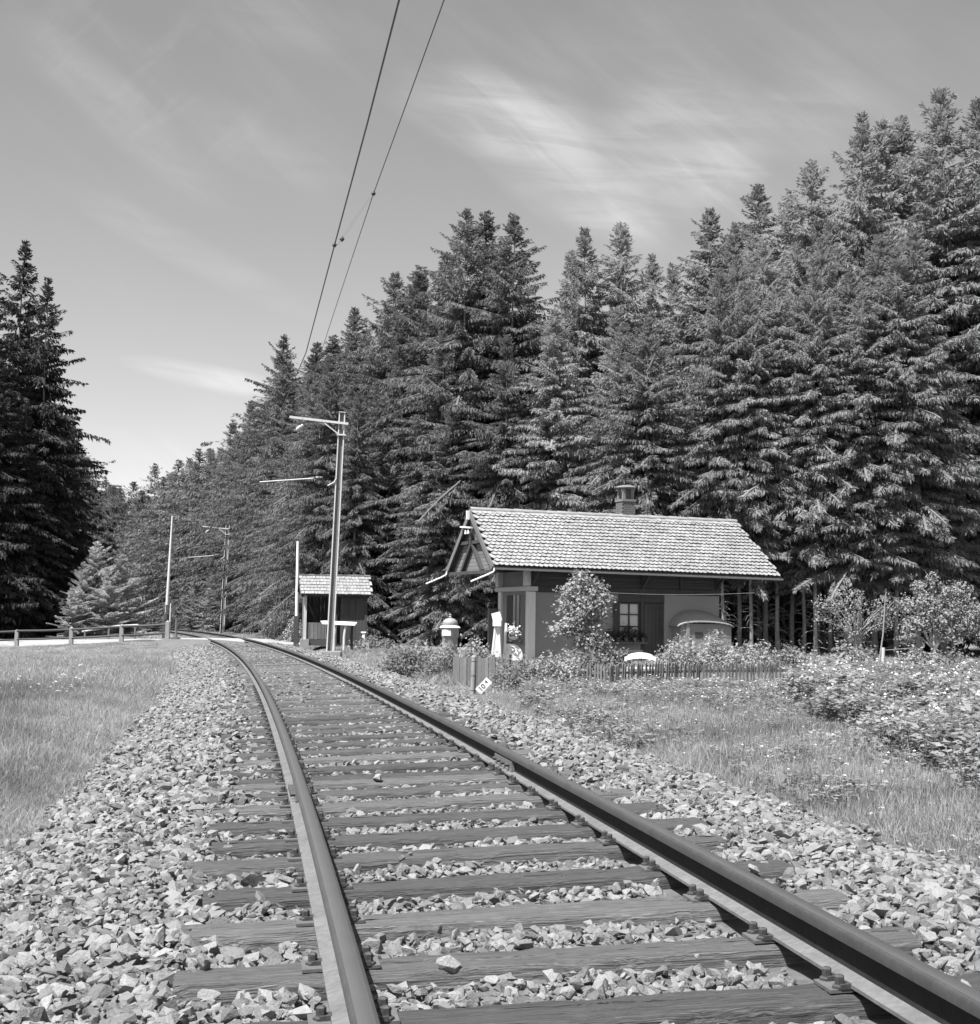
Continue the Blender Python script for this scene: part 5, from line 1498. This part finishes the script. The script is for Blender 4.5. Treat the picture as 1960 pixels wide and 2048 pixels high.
# roof: front slope rises to a ridge above the back wall
rv = []
hr = MB(); fz, rz_, fy, ry = 2.09, 2.86, -.22, .95
hr.add([(-.17, fy, fz), (2.75, fy, fz), (2.75, ry, rz_), (-.17, ry, rz_), (-.17, fy, fz-.05), (2.75, fy, fz-.05), (2.75, ry, rz_-.05), (-.17, ry, rz_-.05)], [(0, 1, 2, 3), (7, 6, 5, 4), (0, 4, 5, 1), (1, 5, 6, 2), (2, 6, 7, 3), (3, 7, 4, 0)])
hr.add([(-.17, ry, rz_), (2.75, ry, rz_), (2.75, 1.75, 2.25), (-.17, 1.75, 2.25), (-.17, ry, rz_-.05), (2.75, ry, rz_-.05), (2.75, 1.75, 2.2), (-.17, 1.75, 2.2)], [(0, 1, 2, 3), (7, 6, 5, 4), (0, 4, 5, 1), (1, 5, 6, 2), (2, 6, 7, 3), (3, 7, 4, 0)])
hro = hr.build('roof', M['darkwood'], hut)
hs = math.atan2(rz_-fz, ry-fy); hl = math.hypot(rz_-fz, ry-fy)
tm = MB().box((0, -.16, .012), (.128, .34, .022), jit=.003).mesh('tile', M['shingle'])
for c in range(6):
    for k in range(22):
        x = -.17+.068+k*.134+(.03 if c % 2 else 0); t = c*hl/6
        if x > 2.74: continue
        o = link_mesh('tile', tm, hro)
        o.matrix_local = Matrix.Translation((x, ry-t*math.cos(hs)+.04, rz_-t*math.sin(hs)+.03+rnd.uniform(0, .012))) @ Matrix.Rotation(hs-.10, 4, 'X') @ Matrix.Rotation(rnd.uniform(-.04, .04), 4, 'Z')
for k in range(13): MB().box((-.1+k*.228, ry, rz_+.045+rnd.uniform(-.01, .012)), (.22, .16, .05), jit=.006).build('ridge_tile', M['shingle'], hro)

# milk stand in front of it
p = at(678, 1296, 52.5); p.z = -.13
tb_ = empty('milk_stand', p, R(-3), 'rustic stand with bright white plank top on thin round legs before the shelter', 'stand')
MB().add([(-.68, -.22, 1.02), (.68, -.22, .97), (.60, .28, .99), (-.60, .28, 1.03), (-.60, -.22, .90), (.60, -.22, .86), (.52, .28, .88), (-.52, .28, .91)], [(0, 1, 2, 3), (7, 6, 5, 4), (0, 4, 5, 1), (1, 5, 6, 2), (2, 6, 7, 3), (3, 7, 4, 0)]).build('plank_top', M['white'], tb_)
for x, x2 in ((-.16, -.13), (.20, .25), (-.45, -.45), (.45, .45)): MB().tube([(x, -.12 if abs(x) < .3 else .15, -.05), (x+(x2-x)*.5-.02, -.12 if abs(x) < .3 else .15, .45), (x2, -.12 if abs(x) < .3 else .15, .90)], .052, 8).build('leg', M['postwood'] if abs(x) < .3 else M['beam'], tb_, 60)
p = at(731, 1296, 53.5); p.z = -.2
tag(MB().add([(-.17, -.13, 0), (.17, -.13, 0), (.17, .13, 0), (-.17, .13, 0), (-.11, -.09, .30), (.12, -.09, .30), (.12, .09, .30), (-.11, .09, .30)], [(3, 2, 1, 0), (4, 5, 6, 7), (0, 1, 5, 4), (1, 2, 6, 5), (2, 3, 7, 6), (3, 0, 4, 7)]).build('boundary_stone', M['cement']), 'small pale boundary stone at the right corner of the shelter', 'stone').location = p
p = at(727, 1282, 56); p.z = -.2
ps = empty('white_capped_post', p, 0, 'short white post with flat cap just behind the boundary stone', 'post')
MB().box((0, 0, .33), (.10, .10, .62)).build('shaft', M['white'], ps); MB().box((0, 0, .66), (.20, .16, .05)).build('cap', M['white'], ps)

# ------------------------------------------------------------------ bell post, kilometre post, right hand garden things
p = gpt(899, 1330, 40.5); p.z = -.40
bp_ = empty('railway_bell', p, 0, 'round iron railway signal bell with domed cap and white collar on a stout pedestal', 'railway bell')
MB().lathe([(.30, 0), (.30, .12), (.24, .22), (.22, .5), (.22, .86), (.24, .90)], n=20).build('pedestal', M['bell'], bp_, 40)
MB().lathe([(.24, .90), (.25, .92), (.25, 1.14), (.22, 1.15)], n=20).build('drum', M['bell'], bp_, 40)
MB().box((-.09, -.245, 1.02), (.24, .03, .17)).build('name_plate', M['white'], bp_)  # white piece added for the sunlit left part of the drum
MB().lathe([(.2, 1.15), (.30, 1.16), (.26, 1.20), (.21, 1.225)], n=24).build('collar', M['white'], bp_, 40)
MB().lathe([(.205, 1.23), (.22, 1.28), (.20, 1.35), (.13, 1.41), (.05, 1.435)], n=24).build('dome', M['bell'], bp_, 60)
MB().lathe([(.03, 1.43), (.045, 1.46), (.02, 1.49), (.035, 1.52), (.012, 1.55)], n=10).build('finial', M['bell'], bp_, 60)

p = at(945, 1390, 27.2); p.z = at(945, 1390, 27.2).z
km = empty('kilometre_post', p, 0, 'short round pale kilometre post on a stone foot at the edge of the ballast', 'kilometre post')
MB().tube([(0, 0, 0), (.02, 0, .70)], .045, 14).build('post', M['cement'], km, 60)
MB().box((.055, .01, .32), (.02, .05, .66)).build('shade_strip', M['iron'], km)  # dark strip added for the shaded right side of the post
for z in (.08, .36, .63): MB().lathe([(.048, 0), (.05, .006), (.048, .012)], (.02*z/.7, 0, z), 14).build('band', M['iron'], km)
MB().lathe([(.046, 0), (.05, .02), (.03, .05)], (.02, 0, .70), 14).build('cap', M['cement'], km, 60)
MB().box((.05, -.02, -.02), (.34, .26, .05), jit=.01).build('foot', M['cement'], km)
pl_ = at(967.5, 1372, 27.0)
pp = empty('number_plate', pl_, 0, 'small white plate with the figures 104 tilted beside the kilometre post', 'number plate')
tlt = R(47)
q_ = Matrix.Rotation(R(3), 4, 'Z') @ Matrix.Rotation(-tlt, 4, 'Y')
mb = MB().box((0, 0, 0), (.31, .022, .145)); mb.v = [tuple(q_ @ Vector(v)) for v in mb.v]; bev(mb.build('plate', M['white'], pp), .004)
mb = MB().box((-.0, .018, -.05), (.03, .02, .28)); mb.v = [(v[0], v[1], v[2]) for v in mb.v]; mb.build('stake', M['iron'], pp)
for txt, off, size in (('10', -.045, .135), ('4', .085, .095)):
    fc = bpy.data.curves.new('figure', 'FONT'); fc.body = txt; fc.size = size; fc.align_x = 'CENTER'; fc.align_y = 'CENTER'; fc.extrude = .001; fc.offset = .0015
    fc.materials.append(M['ink']); fo = bpy.data.objects.new('figure', fc); me_ = bpy.data.meshes.new_from_object(fo); me_.materials.clear(); me_.materials.append(M['ink']); fo = link_mesh('figure', me_, pp)
    fo.matrix_local = q_ @ Matrix.Translation((off, -.0135, .0 if txt == '10' else .018)) @ Matrix.Rotation(R(90), 4, 'X')

p = gpt(1765, 1321, 41)
cp = empty('clothes_pole', p, 0, 'tall thin leaning clothes pole with pale thick foot right of the garden', 'clothes pole')
MB().tube([(0, 0, 0), (.03, 0, .8)], .05, 9).build('foot_post', M['postwood'], cp, 60)
MB().tube([(-.14, .05, 0), (.04, .05, 1.2), (.12, .05, 2.35)], [.024, .022, .014], 8).build('pole', M['fencewood'], cp, 60)
MB().tube([(.02, 0, .72), (.92, .05, .80)], .011, 6).build('cross_bar', M['cement'], cp)
p = gpt(1654, 1326, 37.5); p.z += .05
tag(MB().add([(-.17, -.09, .07), (.17, -.09, .07), (.17, .09, .07), (-.17, .09, .07), (-.20, -.11, .27), (.20, -.11, .27), (.20, .11, .27), (-.20, .11, .27)], [(3, 2, 1, 0), (4, 5, 6, 7), (0, 1, 5, 4), (1, 2, 6, 5), (2, 3, 7, 6), (3, 0, 4, 7)]).build('white_planter', M['white']), 'small white trough standing on a pale slab at the right end of the garden', 'planter').location = p+Vector((0, 0, .16))
tag(MB().box((0, 0, .16), (1.1, .5, .12), jit=.01).build('stone_slab', M['cement']), 'long pale stone slab under the white trough', 'slab').location = p
